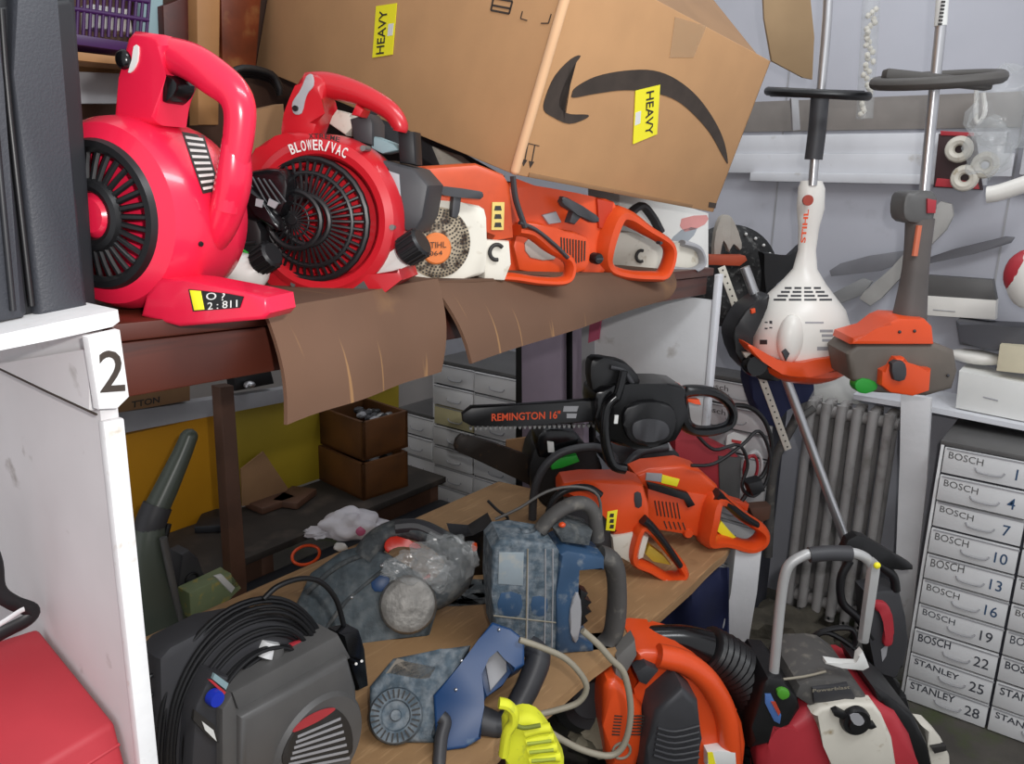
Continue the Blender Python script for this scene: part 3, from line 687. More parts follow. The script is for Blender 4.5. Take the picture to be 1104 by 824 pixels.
pc = thing('plastic_basket', 'purple slotted plastic basket on a pine shelf, top left', 'basket', F)
mb = MB(F)
mb.pp([(66, 34), (150, 47), (147, 57), (66, 46)], -.005, .12, m_purple, .002); mb.build('base', pc)
mb = MB(F)
for i in range(13):
    x = 76 + i * 6.8; mb.pt([(x, 40), (x + 2 + i * .3, -30)], .0028, m_purple, 0, sm=0)
for y in (14, -6): mb.pt([(70, y - 6), (160, y + 8)], .004, m_purple, 0, sm=0)
mb.build('slotted_side', pc, kind='stuff')
mb = MB(F); mb.pp([(100, 4), (140, 10), (144, 36), (100, 30)], .05, .09, m_trans, .004); mb.build('packet', label='pale packet lying inside the purple basket', cat='packet')
simple('batten', 'pale blue upright batten beside the purple basket', 'batten', lambda m: m.pp([(150, -30), (176, -30), (176, 60), (164, 150), (154, 150)], 0, .02, m_lblue, .002), Fr(onY(163, 60, 1.5), 90))
simple('wooden_post', 'pine upright post behind the handle of the pink-red blower', 'post', lambda m: m.pp([(212, -30), (238, -30), (236, 135), (214, 135)], 0, .03, m_wood, .003), Fr(onY(225, 60, 1.45), 90))
m_flor = mat('floral_red_brown', '#6d3016', .45, var=.5, scale=9, dust=('#93653a', .35, 14))
simple('patterned_tray', 'red and brown patterned tray leaning behind the wooden post', 'tray', lambda m: m.pp([(238, -30), (284, -30), (276, 76), (240, 82)], 0, .02, m_flor, .003), Fr(onY(258, 60, 1.47), 90))
simple('patterned_board', 'dark red patterned board between the blue batten and wooden post', 'board', lambda m: m.pp([(176, 6), (212, -8), (214, 130), (180, 118)], 0, .02, mat('dark_floral', '#4a170e', .45, var=.5, scale=10, dust=('#76502a', .3, 14)), .003), Fr(onY(195, 60, 1.48), 90))
simple('cardboard_offcut', 'brown cardboard offcut standing on the shelf between the blowers', 'cardboard', lambda m: m.pp([(262, 122), (306, 112), (312, 190), (264, 190)], 0, .03, m_tan, .002), Fr(onY(285, 190, 1.25), 90))
def coil(m):
    for i in range(3): m.pt([(240, 84 + i * 4), (262, 74 + i * 3), (292, 80 + i * 3), (302, 96 + i * 3)], .007, m_blk, .01 * i)
simple('rubber_hose', 'short black rubber hose lying behind the two red blowers', 'hose', coil, Fr(onY(270, 90, 1.32), 90))
simple('grinder', 'dark power tool lying on the shelf under the big carton', 'power tool', lambda m: (m.pp([(430, 118), (452, 140), (500, 165), (548, 190), (540, 196), (470, 180), (430, 160)], 0, .09, m_dk, .01), m.pp([(470, 158), (500, 168), (520, 184), (480, 182)], -.01, .05, m_cream, .006)), Fr(onY(480, 190, 1.05), 90))

# ============================================================ below the shelf, at the back
YB = 2.1
F = Fr(onY(190, 560, YB), 90)
yc = thing('yellow_cabinet', 'low cabinet with two yellow panels and a grey top rail at the back', 'cabinet', F)
mb = MB(F); mb.pp([(60, 480), (128, 471), (237, 446), (246, 553), (180, 577), (60, 620)], 0, .02, m_yellow, .001); mb.build('panel', yc, 'amber yellow panel')
mb = MB(F); mb.pp([(250, 444), (346, 420), (430, 400), (430, 490), (345, 516), (258, 546)], .004, .02, m_yellow2, .001); mb.build('panel', yc, 'olive yellow panel')
mb = MB(F); mb.pp([(60, 455), (128, 445), (305, 420), (430, 396), (430, 412), (305, 434), (128, 468), (60, 478)], -.02, .02, m_lgrey, .002); mb.build('top_rail', yc)
mb = MB(F); mb.pp([(237, 446), (250, 444), (258, 548), (246, 553)], .005, .02, m_blk); mb.build('gap_strip', yc)
mb = MB(WF); P0 = onZ(180, 577, .47)
mb.box((1.25, 1.945, .46), (1.5, .31, .022), mat('dark_shelf', '#2e2823', .7, var=.3, dust=('#4a4038', .3, 9)), .002)
for x in (.55, 1.25, 1.95): mb.box((x, 1.95, .225), (.04, .3, .45), m_brown, .002)
mb.build('low_shelf', label='dark dusty low shelf in front of the yellow panels', cat='shelf')
mb = MB(Fr(onZ(254, 640, .4), 90)); FP = Fr(onY(252, 640, 1.66), 90); mb = MB(FP)
mb.pp([(237, 418), (252, 416), (266, 630), (262, 760), (252, 900), (246, 900), (250, 630)], 0, .035, m_brown, .002); mb.build('wooden_post', label='dark brown post standing between the two yellow panels', cat='post')
simple('kraft_offcut', 'grey-brown peaked card leaning on the olive yellow panel', 'cardboard', lambda m: m.pp([(260, 506), (284, 487), (311, 527), (302, 538), (262, 546)], 0, .006, m_tan, .001), Fr(onY(285, 545, 2.06), 90, tilt=0))
F = Fr(onY(150, 440, 2.08), 90)
kb = thing('small_carton', 'brown carton with black lettering on the grey rail behind placard', 'box', F)
mb = MB(F); mb.pp([(100, 425), (205, 408), (205, 432), (100, 450)], -.01, .12, m_tan, .002); mb.build('carton_body', kb)
mb = MB(F); mb.text('TTON', (142, 440), (172, 434), (142, 433), m_ink, -.011, bold=.015); mb.build('lettering', kb)
simple('metal_fitting', 'shiny metal fitting on the grey rail right of the post', 'fitting', lambda m: (m.ell(m.F.P(269, 415), (.018, .015, .012), m_silver, .15), m.pp([(252, 405), (292, 398), (296, 414), (254, 422)], .02, .06, m_blk, .004)), Fr(onY(270, 420, 2.06), 90))
def crate(name, label, b0, b1, b2, z0, h, group):
    P0, P1, P2 = onZ(*b0, z0), onZ(*b1, z0), onZ(*b2, z0)      # near corner, left, right
    P3 = P1 + P2 - P0; F = Fr(P0, 90); W = F.W; up = Vector((0, 0, h)); i_ = .012
    root = thing(name, label, 'tray', F, group)
    c_ = (P0 + P3) / 2
    mb = MB(F); ring = [P0, P2, P3, P1]
    for k in range(4):
        A, B = ring[k], ring[(k + 1) % 4]; n = (c_ - (A + B) / 2).normalized() * i_
        mb.hexa([W(A), W(B), W(B + n), W(A + n)], [W(A + up), W(B + up), W(B + n + up), W(A + n + up)], m_crate, .001)
    mb.hexa([W(P) for P in ring], [W(P + Vector((0, 0, .008))) for P in ring], m_crate)
    mb.build('tray_box', root)
    mb = MB(F); rnd = random.Random(3)
    for k in range(14):
        q = P0.lerp(P2, rnd.random() * .7 + .15).lerp(P1.lerp(P3, .5), rnd.random() * .6 + .1) + Vector((0, 0, h * .9))
        mb.ell(W(q), (.02, .014, .012), rnd.choice([m_blk, m_steel, m_lgrey, m_dk]), .3, sub=2, seed=k)
    mb.build('oddments', label='jumbled small metal parts heaped in ' + ('the upper brown wooden box' if 'upper' in label else 'the lower brown wooden box'), cat='hardware', kind='stuff')
crate('wooden_tray', 'lower brown wooden box of the stacked pair at the back', (392, 540), (342, 516), (440, 524), .472, .125, 'stacked wooden boxes')
crate('wooden_tray', 'upper brown wooden box full of metal parts, under the cardboard', (392, 497), (345, 478), (440, 482), .602, .13, 'stacked wooden boxes')

# grey-green blower tube
F = Fr(onY(178, 690, 1.70), 90)
vt = thing('blower_tube', 'grey-green curved plastic blower tube standing behind the workboard', 'tube', F)
mb = MB(F); px = F.r(1, 180, 600)
mb.pt([(204, 470), (196, 490), (180, 525), (168, 550)], [px * 9, px * 10, px * 12, px * 13], m_vac, 0, sm=5, seg=18); mb.ell(F.P(204, 471), (px * 9.2, px * 9.2, px * 9), m_vac, sub=2); mb.build('nozzle', vt)
mb = MB(F); mb.pt([(170, 545), (163, 562), (160, 572)], [px * 15, px * 15.5, px * 15], m_dk, 0, sm=3, seg=18); mb.build('collar', vt, 'dark joint collar')
mb = MB(F); mb.pt([(162, 566), (158, 600), (164, 650), (176, 700), (190, 830), (200, 1010)], [px * 15, px * 20, px * 26, px * 29, px * 30, px * 30], m_vac, 0, sm=5, seg=24)
mb.pt([(176, 580), (184, 620), (194, 670), (200, 720)], px * 4, m_grey, -.05); mb.build('body', vt)
mb = MB(F); mb.pt([(182, 565), (178, 580)], px * 3, m_blk, -.02, sm=0); mb.build('hook', vt)
mb = MB(Fr(onY(208, 640, 1.72), 90)); mb.pp([(195, 598), (214, 602), (222, 640), (215, 662), (196, 664)], 0, .05, m_dk, .006, sm=2)
q = mb.F.P(207, 625, -.001); mb.torus(q, .016, .004, m_blk); mb.pp([(196, 660), (216, 660), (216, 900), (196, 900)], .01, .05, m_dk); mb.build('motor_housing', label='dark motor housing standing beside the grey-green tube', cat='power tool')
simple('parcel', 'pale green printed packet behind the workboard by the brown post', 'packet', lambda m: (m.pp([(204, 640), (250, 618), (262, 634), (240, 655), (206, 668)], 0, .05, mat('pale_green', '#7f8c66', .6, dust=('#b8a04a', .3, 40)), .004), m.pp([(232, 622), (240, 620), (254, 634), (250, 640)], -.01, .0, m_stickw, .003), m.pp([(206, 664), (240, 652), (240, 900), (206, 900)], .01, .04, m_brown)), Fr(onY(225, 660, 1.66), 90))
# clutter in the dark behind the board
F = Fr(onZ(330, 700, .0), 90)
mb = MB(WF); mb.box((1.55, 1.72, .2), (.85, .16, .4), m_cased, .02); mb.build('crate', label='black crate in the shadow behind the back edge of workboard', cat='crate')
simple('orange_ring', 'thin orange plastic ring on the black crate behind the workboard', 'ring', lambda m: m.tube([m.F.P(330, 600) + Vector((.045 * math.cos(a), .02 * math.sin(a), .018 * math.sin(a) + .004)) for a in [i * math.tau / 14 for i in range(14)]], .0045, m_or2, closed=True, sm=2), Fr(onY(330, 600, 1.68), 90))
for i, (x, y) in enumerate([(292, 545), (318, 540), (232, 565)]):
    simple('scrap_wood', ['short brown scrap block by the peaked card', 'flat brown scrap lying near the wooden boxes', 'dark scrap board at the left of the low shelf'][i], 'scrap wood', lambda m: m.box((0, 0, .012), (.13, .09, .022), [m_brown, m_brown, m_cased][i], .003, Matrix.Rotation(.4 * i, 3, 'Z')), Fr(onZ(x, y, .472), 90))
F = Fr(onZ(375, 580, .5), 45)
mb = MB(F); c_ = F.P(378, 566); 
mb.ell(c_ + Vector((0, 0, 0)), (.085, .05, .048), m_bag, .35, 5, 4, seed=1); mb.ell(c_ + Vector((.07, 0, -.015)), (.06, .04, .025), m_bag, .5, 7, 3, seed=5); mb.ell(c_ + Vector((-.08, 0, -.02)), (.05, .03, .014), m_bag, .6, 7, 3, seed=7); bg = mb.build('plastic_bag', label='crumpled white plastic carrier bag at the back edge of the workboard', cat='bag')
mb = MB(F); mb.ell(c_ + Vector((.03, -.045, 0)), (.014, .006, .014), mat('pink_print', '#b8587a', .5), .3, sub=2); mb.build('pink_print', bg, 'small pink printed patch')
simple('clear_packet', 'small glassy clear packet beside the white carrier bag', 'packet', lambda m: m.ell(m.F.P(367, 590), (.02, .012, .012), m_trans, .5, 8, 2), Fr(onZ(367, 594, .5), 45))

# ============================================================ card-drawer cabinets
m_draw = mat('drawer_card', '#d4d4d4', .6, var=.05, scale=6)
m_drawg = mat('drawer_gap', '#3b3c44', .7)
m_drawy = mat('drawer_card_cream', '#c9c095', .6, var=.05)
m_pen = mat('pen_ink', '#3c3f47', .6)
m_penb = mat('blue_pen_ink', '#2c4a6a', .6)
def drawers(label, X, Yl, z0, cols, rows, words, w=.2222, h=.081, depth=.32, special=(), bare=False, ztop=None, name_off=0):
    """cabinet standing on z0 whose front faces -X; Yl is its left edge"""
    F = Fr((X, Yl, z0), axes=((0, -1, 0), (1, 0, 0), (0, 0, 1)))
    root = thing('drawer_cabinet', label, 'drawer cabinet', F, 'white card-drawer cabinets')
    mb = MB(F); mb.box((cols * w / 2, depth / 2 + .006, rows * h / 2), (cols * w, depth - .012, rows * h), m_drawg, .001)
    mb.box((-.004, depth / 2, rows * h / 2), (.008, depth, rows * h + .006), m_whited, .001); mb.build('carcass', root)
    mb = MB(F); mb.box((cols * w / 2 - .004, depth / 2, rows * h + .006), (cols * w + .012, depth, .012), m_grey, .001); mb.build('top_panel', root)
    for c_ in range(cols):
        for r_ in range(rows):
            x0 = c_ * w + .004; zt = (rows - r_) * h; mm = m_drawy if (c_, r_) in special else m_draw
            rnd = random.Random(c_ * 31 + r_); j = rnd.uniform(-.004, .004)
            mb = MB(F); mb.box((x0 + w / 2 - .004, .0 + j, zt - h / 2), (w - .007, .016, h - .007), mm, .002)
            mb.box((x0 + w / 2, j - .0085, zt - .006), (w - .01, .002, .004), m_lgrey)
            d = mb.build('drawer', root)
            mb = MB(F); xc = x0 + w * .52; zc_ = zt - h * .62; y = j - .012
            mb.tube([(xc - .035, y + .003, zc_ + .006), (xc - .028, y, zc_ - .004), (xc, y - .002, zc_ - .006), (xc + .028, y, zc_ - .004), (xc + .035, y + .003, zc_ + .006)], .0022, m_lgrey, seg=6, sm=2); mb.build('handle', d)
            wd, num = words(c_, r_)
            if wd:
                mb = MB(F); rr_ = rnd.uniform(-.004, .004); V = Vector
                mb.text(wd, V((x0 + .012, j - .0085, zt - h * .42 + rr_)), V((x0 + .012 + .017 * len(wd), j - .0085, zt - h * .42 - rr_)), V((x0 + .012, j - .0085, zt - h * .42 + .022)), m_pen if (r_ > 5) else m_grey, ext=.0003, bold=.012 if r_ > 6 else 0)
                mb.build('lettering', d)
            if num:
                mb = MB(F); V = Vector; wn = .018 * len(num)
                mb.text(num, V((x0 + w * .80 - wn / 2, j - .0085, zt - h * .70)), V((x0 + w * .80 + wn / 2, j - .0085, zt - h * .70)), V((x0 + w * .80 - wn / 2, j - .0085, zt - h * .70 + .032)), m_penb if r_ < 6 else m_pen, ext=.0003, bold=.004, nat=True)
                mb.build('numeral', d)
    return root
drawers('tall white card-drawer cabinet numbered in pen at the right edge', 2.43, .311, 0, 3, 10, lambda c, r: ('BOSCH' if r < 8 else 'STANLEY', str(1 + c + 3 * r)))
scr = lambda c, r: (['', 'Bosch', 'Ryobi', 'Makita', ''][(c * 3 + r * 2) % 5], '')
drawers('low grey-white drawer stack at the back beneath the cardboard flaps', 2.2, onX(431, 470, 2.2).y, 0, 1, 7, lambda c, r: ('', ''), w=onX(431, 470, 2.2).y - onX(468, 470, 2.2).y, h=.084)
drawers('taller white drawer stack behind the black electric chainsaw', 2.2, onX(468, 470, 2.2).y - .002, 0, 2, 10, lambda c, r: ('', ''), w=.205, h=.082, special=((0, 2), ))
drawers('white drawer stack against the end wall left of the radiator', 2.46, 1.06, 0, 1, 11, lambda c, r: ('Bosch' if r in (0, 1) else '', ''), w=.26, h=.08, depth=.12)
simple('mauve_panel', 'wide mauve upright panel behind the electric chainsaw bar', 'panel', lambda m: m.pp([(562, 340), (605, 340), (606, 640), (564, 640)], 0, .03, m_mauve, .001), Fr((2.12, 1.5, .5), axes=((0, -1, 0), (1, 0, 0), (0, 0, 1))))
simple('mauve_panel', 'narrow mauve upright strip beside the white far upright', 'panel', lambda m: m.pp([(617, 335), (629, 335), (630, 640), (618, 640)], 0, .03, m_mauve, .001), Fr((2.12, 1.35, .5), axes=((0, -1, 0), (1, 0, 0), (0, 0, 1))))
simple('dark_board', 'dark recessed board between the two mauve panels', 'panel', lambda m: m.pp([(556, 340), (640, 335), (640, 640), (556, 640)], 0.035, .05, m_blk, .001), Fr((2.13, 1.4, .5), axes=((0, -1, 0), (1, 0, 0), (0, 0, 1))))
simple('cardboard_offcut', 'small brown cardboard piece behind the oily saw bar', 'cardboard', lambda m: m.pp([(546, 475), (580, 470), (592, 492), (586, 510), (545, 500)], 0, .01, m_tan, .001), Fr(dep(565, 510, 2.62), 50))
ZB = .5
# ============================================================ black electric chainsaw
F = Fr(dep(690, 482, 1.86), 47)
e1 = thing('electric_chainsaw', 'black electric chainsaw with orange lettering on its bar, lying over the orange saws', 'chainsaw', F)
mb = MB(F); mb.pp([(498, 447), (508, 439), (560, 437), (642, 431), (648, 434), (648, 455), (560, 460), (508, 460), (499, 455)], 0, .018, m_blk, .004, sm=1); br = mb.build('bar_cover', e1)
mb = MB(F); mb.text('REMINGTON 16"', (530, 454), (604, 451), (530, 446), m_or2, -.0008, bold=.02); mb.build('lettering', br, 'orange lettering')
mb = MB(F); mb.pp([(608, 438), (624, 438), (622, 444), (607, 444)], -.001, 0, m_lgrey); mb.pp([(611, 446), (622, 446), (621, 451), (611, 451)], -.001, 0, m_lgrey); mb.build('small_print', br)
mb = MB(F)
for i in range(26):
    x = 506 + i * 5.3; mb.pp([(x, 461 - i * .12), (x + 3.4, 461 - i * .12), (x + 2.5, 464 - i * .12), (x + .6, 464 - i * .12)], .004, .014, m_steel)
mb.build('chain', e1)
mb = MB(F); mb.pp([(642, 424), (662, 416), (700, 414), (735, 416), (742, 428), (738, 455), (730, 476), (700, 484), (668, 482), (648, 470), (642, 450)], -.03, .07, m_blks, .012, sm=2); mb.build('motor_housing', e1)
mb = MB(F); mb.pp([(676, 440), (700, 434), (724, 438), (730, 456), (722, 476), (700, 482), (680, 476), (672, 458)], -.042, -.02, m_blk, .008, sm=3)
mb.pp([(684, 456), (700, 452), (718, 456), (722, 468), (712, 476), (690, 476), (682, 468)], -.047, -.04, m_dk, .004, sm=3); mb.build('side_cover', e1)
mb = MB(F); mb.pp([(636, 395), (642, 386), (660, 388), (676, 392), (688, 405), (692, 418), (676, 424), (650, 430), (638, 420)], -.01, .03, m_blk, .01, sm=2)
mb.pt([(658, 396), (672, 400), (682, 414)], .006, m_dk, -.014); mb.build('hand_guard', e1)
mb = MB(F); mb.pt([(664, 428), (654, 440), (652, 470), (660, 500), (674, 506)], .012, m_blks, -.045, seg=12); mb.pt([(672, 400), (668, 418), (664, 430)], .011, m_blks, -.03); mb.build('front_handle', e1)
mb = MB(F); mb.pp([(663, 448), (667, 448), (666, 457), (662, 457)], -.06, -.055, m_stickw); mb.build('label', e1, 'tiny white label')
mb = MB(F); rr = F.r(7, 760, 440)
mb.pt([(735, 424), (752, 421), (770, 424), (784, 433), (790, 446), (786, 458), (770, 464), (750, 464), (738, 456), (734, 440)], [rr, rr * .9, rr * .8, rr * .8, rr * .7, rr * .7, rr * .8, rr * .9, rr * 1.1, rr * 1.2], m_blks, .0, closed=True, flat=1.5, sm=5); mb.build('rear_handle', e1)
mb = MB(F); q = F.P(722, 422, .0); mb.lathe(q, [(0, .024), (.012, .026), (.018, .022), (.021, .014), (.022, 0)], m_or2, axis=(0, 0, 1), seg=24); mb.build('oil_cap', e1, 'orange cap')
mb = MB(F); mb.pp([(738, 418), (752, 417), (750, 421), (738, 421)], -.01, .01, m_or2, .001); mb.pp([(738, 430), (754, 431), (756, 437), (750, 436), (740, 433)], -.01, .01, m_or2, .001); mb.build('trigger', e1, 'orange trigger')
simple('power_cord', 'black cord trailing from the rear handle of the electric chainsaw', 'cable', lambda m: m.pt([(788, 437), (804, 438), (818, 446), (828, 462), (832, 485), (824, 510), (812, 522), (800, 540)], .0065, m_blk, 0, sm=5, seg=8), Fr(dep(815, 540, 2.25), 45))
F = Fr(dep(815, 530, 2.22), 45)
simple('power_cord', 'black coiled cord hanging beside the red charger boxes', 'cable', lambda m: m.pt([(752, 470), (770, 485), (796, 480), (806, 500), (800, 525), (812, 535), (826, 520), (830, 490), (818, 465), (800, 480), (770, 500), (745, 502)], .005, m_blk, 0, sm=5, seg=8), F)
simple('plug', 'black mains plug at the end of the coiled cord', 'plug', lambda m: m.pp([(806, 522), (822, 518), (826, 530), (812, 536)], -.02, .02, m_blk, .006), F)
# things the electric saw rests on
F = Fr(onZ(770, 560, .5) + Vector((.02, .1, 0)), 45)
ch = thing('battery_charger', 'red and grey charger unit with a white paper tag behind the orange saws', 'charger', F)
mb = MB(F); mb.pp([(728, 474), (760, 474), (796, 492), (790, 530), (770, 545), (728, 540)], 0, .1, m_redc, .006); mb.build('body', ch)
mb = MB(F); mb.pp([(775, 492), (800, 494), (798, 540), (776, 540)], -.006, .06, m_grey, .004); mb.build('grey_cover', ch)
mb = MB(F); mb.pp([(784, 470), (792, 466), (809, 473), (800, 488), (783, 480)], -.05, -.046, m_stickw, .001); k_ = mb.build('paper_tag', ch, 'white paper tag'); mb = MB(F); mb.pp([(789, 474), (800, 476), (798, 479), (789, 477)], -.052, -.05, mat('red_print', '#c03a3a', .6)); mb.build('printed_line', k_)
mb = MB(F); q = F.P(812, 505, -.01); mb.torus(q, .055, .008, m_whited, sx=.5); mb.torus(q + Vector((-.01, -.004, 0)), .045, .007, m_redc, sx=.5); mb.build('cable_reel', label='small red and white reel standing by the charger', cat='reel')
# ============================================================ black saw with oily bar
F = Fr(onZ(620, 570, .5), 48)
k1 = thing('chainsaw', 'black chainsaw with a green label and long dark oily bar', 'chainsaw', F, 'chainsaws on the workboard')
m_bar = mat('oily_bar', '#2a211a', .45, metal=.3, var=.3, dust=('#5a4028', .2, 40))
mb = MB(F); mb.pp([(490, 478), (494, 471), (506, 470), (560, 488), (600, 508), (596, 532), (560, 518), (505, 492), (491, 486)], .03, .045, m_bar, .002, sm=2)
for i in range(18):
    x = 500 + i * 5.4; y = 469.5 + i * 2.1; mb.pp([(x, y), (x + 3.5, y + 1.4), (x + 3, y - 1.4), (x + 1, y - 2)], .034, .042, m_steel)
mb.build('guide_bar', k1)
mb = MB(F); mb.pp([(580, 478), (600, 466), (622, 470), (640, 490), (650, 505), (640, 560), (600, 556), (574, 530), (572, 500)], 0, .12, m_blk, .01, sm=2); mb.build('body', k1)
mb = MB(F); mb.pp([(580, 470), (594, 462), (620, 466), (624, 480), (608, 492), (582, 494)], -.03, .05, m_blks, .01, sm=2); mb.build('chain_brake', k1)
mb = MB(F); mb.pp([(594, 502), (602, 494), (622, 491), (625, 498), (606, 505), (595, 507)], -.045, -.02, m_green, .003); mb.build('label', k1, 'bright green label')
mb = MB(F); mb.pt([(574, 560), (576, 530), (586, 505), (606, 488), (640, 482), (660, 492), (668, 510), (674, 504), (690, 488), (720, 482)], .012, m_dk, -.05, seg=12, sm=5); mb.build('front_handle', k1)
mb = MB(F); mb.pp([(590, 476), (597, 477), (598, 488), (591, 488)], -.034, -.03, m_stickw, .001); mb.build('switch', k1)
mb = MB(F); mb.pp([(650, 480), (690, 476), (724, 482), (736, 500), (720, 510), (660, 508)], -.0, .08, m_dk, .01, sm=2); mb.pp([(700, 480), (722, 478), (726, 486), (704, 488)], -.01, .01, m_lgrey, .002); mb.build('rear_housing', k1)

# ============================================================ orange chainsaw A (front)
F = Fr(onZ(715, 623, .5), 42)
o1 = thing('chainsaw', 'orange chainsaw with smooth top cover and cream tank, nearest the blue breaker', 'chainsaw', F, 'chainsaws on the workboard')
mb = MB(F); mb.pp([(604, 528), (608, 522), (630, 519), (680, 519), (694, 524), (701, 546), (702, 574), (690, 578), (676, 580), (660, 578), (646, 540), (604, 537)], 0, .085, m_or2, .016, seg=4); mb.build('top_cover', o1)
mb = MB(F); mb.pp([(612, 530), (646, 532), (660, 580), (664, 600), (640, 604), (614, 590)], .015, .1, m_dk, .006); mb.build('engine_block', o1)
mb = MB(F); mb.pp([(655, 552), (666, 550), (663, 573), (653, 572)], -.0018, 0, m_sticker, .0005); k_ = mb.build('label', o1, 'yellow warning label')
mb = MB(F)
for y in (554, 560, 566): mb.pp([(658, y), (662, y), (661.5, y + 4), (657, y + 4)], -.0026, -.0015, m_ink)
mb.build('pictogram', k_)
mb = MB(F); mb.pp([(684, 532), (691, 532), (692, 546), (685, 547)], -.002, .002, m_dk, .001, sm=2); mb.build('vent', o1)
mb = MB(F); mb.pp([(660, 580), (686, 574), (700, 580), (694, 602), (680, 608), (662, 598)], -.008, .09, m_cream, .006); mb.build('fuel_tank', o1, 'cream tank')
mb = MB(F); rr = F.r(5, 715, 590)
mb.pt([(690, 566), (702, 572), (718, 590), (734, 610), (736, 619), (722, 624), (700, 612), (684, 604), (682, 590)], [rr * 1.3, rr, rr, rr, rr, rr, rr, rr * 1.1, rr * 1.3], m_or2, .01, closed=True, flat=2.4, sm=5); mb.build('rear_handle', o1)
mb = MB(F); mb.pt([(693, 560), (704, 570), (718, 588), (733, 610)], [rr * 1.1, rr * .9, rr * .8, rr * .7], m_blk, -.012, flat=1.6, sm=4); mb.build('grip', o1)
mb = MB(F); mb.pt([(590, 560), (596, 540), (612, 528), (634, 526), (648, 534)], .009, m_blk, -.03, sm=5); mb.build('front_handle', o1)
mb = MB(F); mb.pp([(700, 588), (716, 600), (724, 610), (704, 606), (696, 598)], .0, .02, mat('amber_trigger', '#b89a30', .5), .002); mb.build('trigger', o1)

# ============================================================ orange chainsaw B
F = Fr(onZ(780, 590, .5), 46)
o2 = thing('chainsaw', 'red-orange chainsaw with silver and yellow stickers at the right end of the workboard', 'chainsaw', F, 'chainsaws on the workboard')
mb = MB(F); mb.pp([(686, 512), (700, 506), (738, 502), (756, 508), (774, 524), (778, 534), (768, 538), (700, 528), (688, 522)], 0, .085, m_or2, .012, seg=4); mb.build('top_cover', o2)
mb = MB(F); mb.pp([(698, 524), (768, 534), (776, 540), (768, 570), (756, 580), (706, 572), (698, 560)], -.005, .1, m_or2, .01, sm=1)
for i in range(7): mb.pt([(706 + i * 4, 540 + i * .4), (709 + i * 4, 556 + i * .6)], .0018, m_print, -.006, sm=0)
for i in range(5): mb.pt([(716 + i * 5, 562 + i * .4), (719 + i * 5, 570 + i * .4)], .0018, m_print, -.006, sm=0)
mb.build('starter_cover', o2)
mb = MB(F); mb.pp([(697, 510), (714, 511), (713, 520), (696, 518)], -.003, 0, m_lgrey, .001); mb.build('sticker', o2, 'silver sticker'); mb = MB(F); mb.pp([(714, 512), (733, 517), (730, 525), (713, 521)], -.003, 0, m_sticker, .001); mb.build('sticker', o2, 'yellow sticker')
mb = MB(F); mb.pp([(698, 521), (712, 524), (742, 532), (750, 545), (742, 548), (738, 538), (700, 528)], -.02, -.005, m_blk, .003); mb.build('choke_lever', o2)
mb = MB(F); q = F.P(742, 575, -.006); mb.lathe(q, [(-.006, 0), (-.006, .012), (0, .015), (.01, .015)], m_or2, seg=20); mb.build('tank_cap', o2)
mb = MB(F); rr = F.r(6, 800, 570)
mb.pt([(768, 536), (782, 540), (800, 556), (820, 570), (820, 582), (806, 589), (780, 582), (760, 578), (762, 556)], [rr * 1.6, rr * 1.1, rr, rr, rr, rr, rr * 1.1, rr * 1.6, rr * 1.8], m_or2, .01, closed=True, flat=2.4, sm=5); mb.build('rear_handle', o2)
mb = MB(F); mb.pt([(770, 532), (784, 543), (802, 558), (816, 566)], [rr * 1.1, rr * .8, rr * .75, rr * .6], m_blk, -.014, flat=1.6, sm=4); mb.build('grip', o2)
mb = MB(F); mb.pp([(778, 562), (786, 572), (794, 580), (784, 582), (772, 572)], .0, .02, m_sticker, .002); mb.build('trigger', o2, 'yellow trigger')
mb = MB(F); mb.pp([(788, 538), (808, 544), (806, 552), (790, 546)], .04, .07, m_or2, .003); mb.pp([(808, 548), (832, 546), (830, 560), (816, 566)], .05, .09, m_brown, .004); mb.build('throttle_lock', o2)

# ============================================================ upright dusty blue breaker
F = Fr(onZ(590, 706, .5), 50)
t1 = thing('breaker_hammer', 'upright dusty blue breaker with a top loop and thick side grip', 'power tool', F, 'dusty blue breakers')
mb = MB(F); mb.pp([(531, 594), (540, 584), (560, 582), (598, 588), (604, 596), (606, 640), (602, 702), (575, 706), (534, 688), (530, 640)], 0, .10, m_dusty, .009, seg=3)
for x in (569, 588, 596): mb.pt([(x, 592), (x, 640), (x - 1, 698)], .0016, m_lgrey, -.0005, sm=0)
mb.pp([(540, 640), (562, 642), (560, 664), (538, 662)], -.001, .002, m_bluedk, .001, sm=2); mb.pp([(574, 644), (590, 646), (588, 664), (574, 662)], -.001, .002, m_bluedk, .001, sm=2); mb.build('motor_housing', t1)
mb = MB(F); mb.pp([(538, 596), (565, 596), (564, 632), (537, 630)], -.002, .002, mat('pale_plate', '#8f9aa0', .6, dust=('#a8a69e', .4, 30)), .002); mb.build('rating_plate', t1)
mb = MB(F); mb.pp([(604, 598), (612, 594), (652, 602), (652, 616), (622, 612), (618, 690), (640, 694), (640, 712), (600, 706), (600, 640)], -.006, .1, m_bluedk, .006); mb.build('rear_casing', t1)
mb = MB(F); rr = F.r(10, 655, 650)
mb.pt([(646, 598), (660, 606), (665, 630), (664, 665), (658, 690), (640, 706), (625, 706)], [rr, rr * 1.1, rr, rr * 1.05, rr, rr * 1.1, rr], m_griph, .03, flat=1.5, sm=5, seg=14); mb.build('side_grip', t1)
mb = MB(F); rr = F.r(8, 610, 560)
mb.pt([(582, 572), (596, 556), (616, 544), (632, 544), (641, 556), (644, 582)], rr, m_griph, .05, flat=1.2, sm=5, seg=12); mb.build('top_handle', t1)
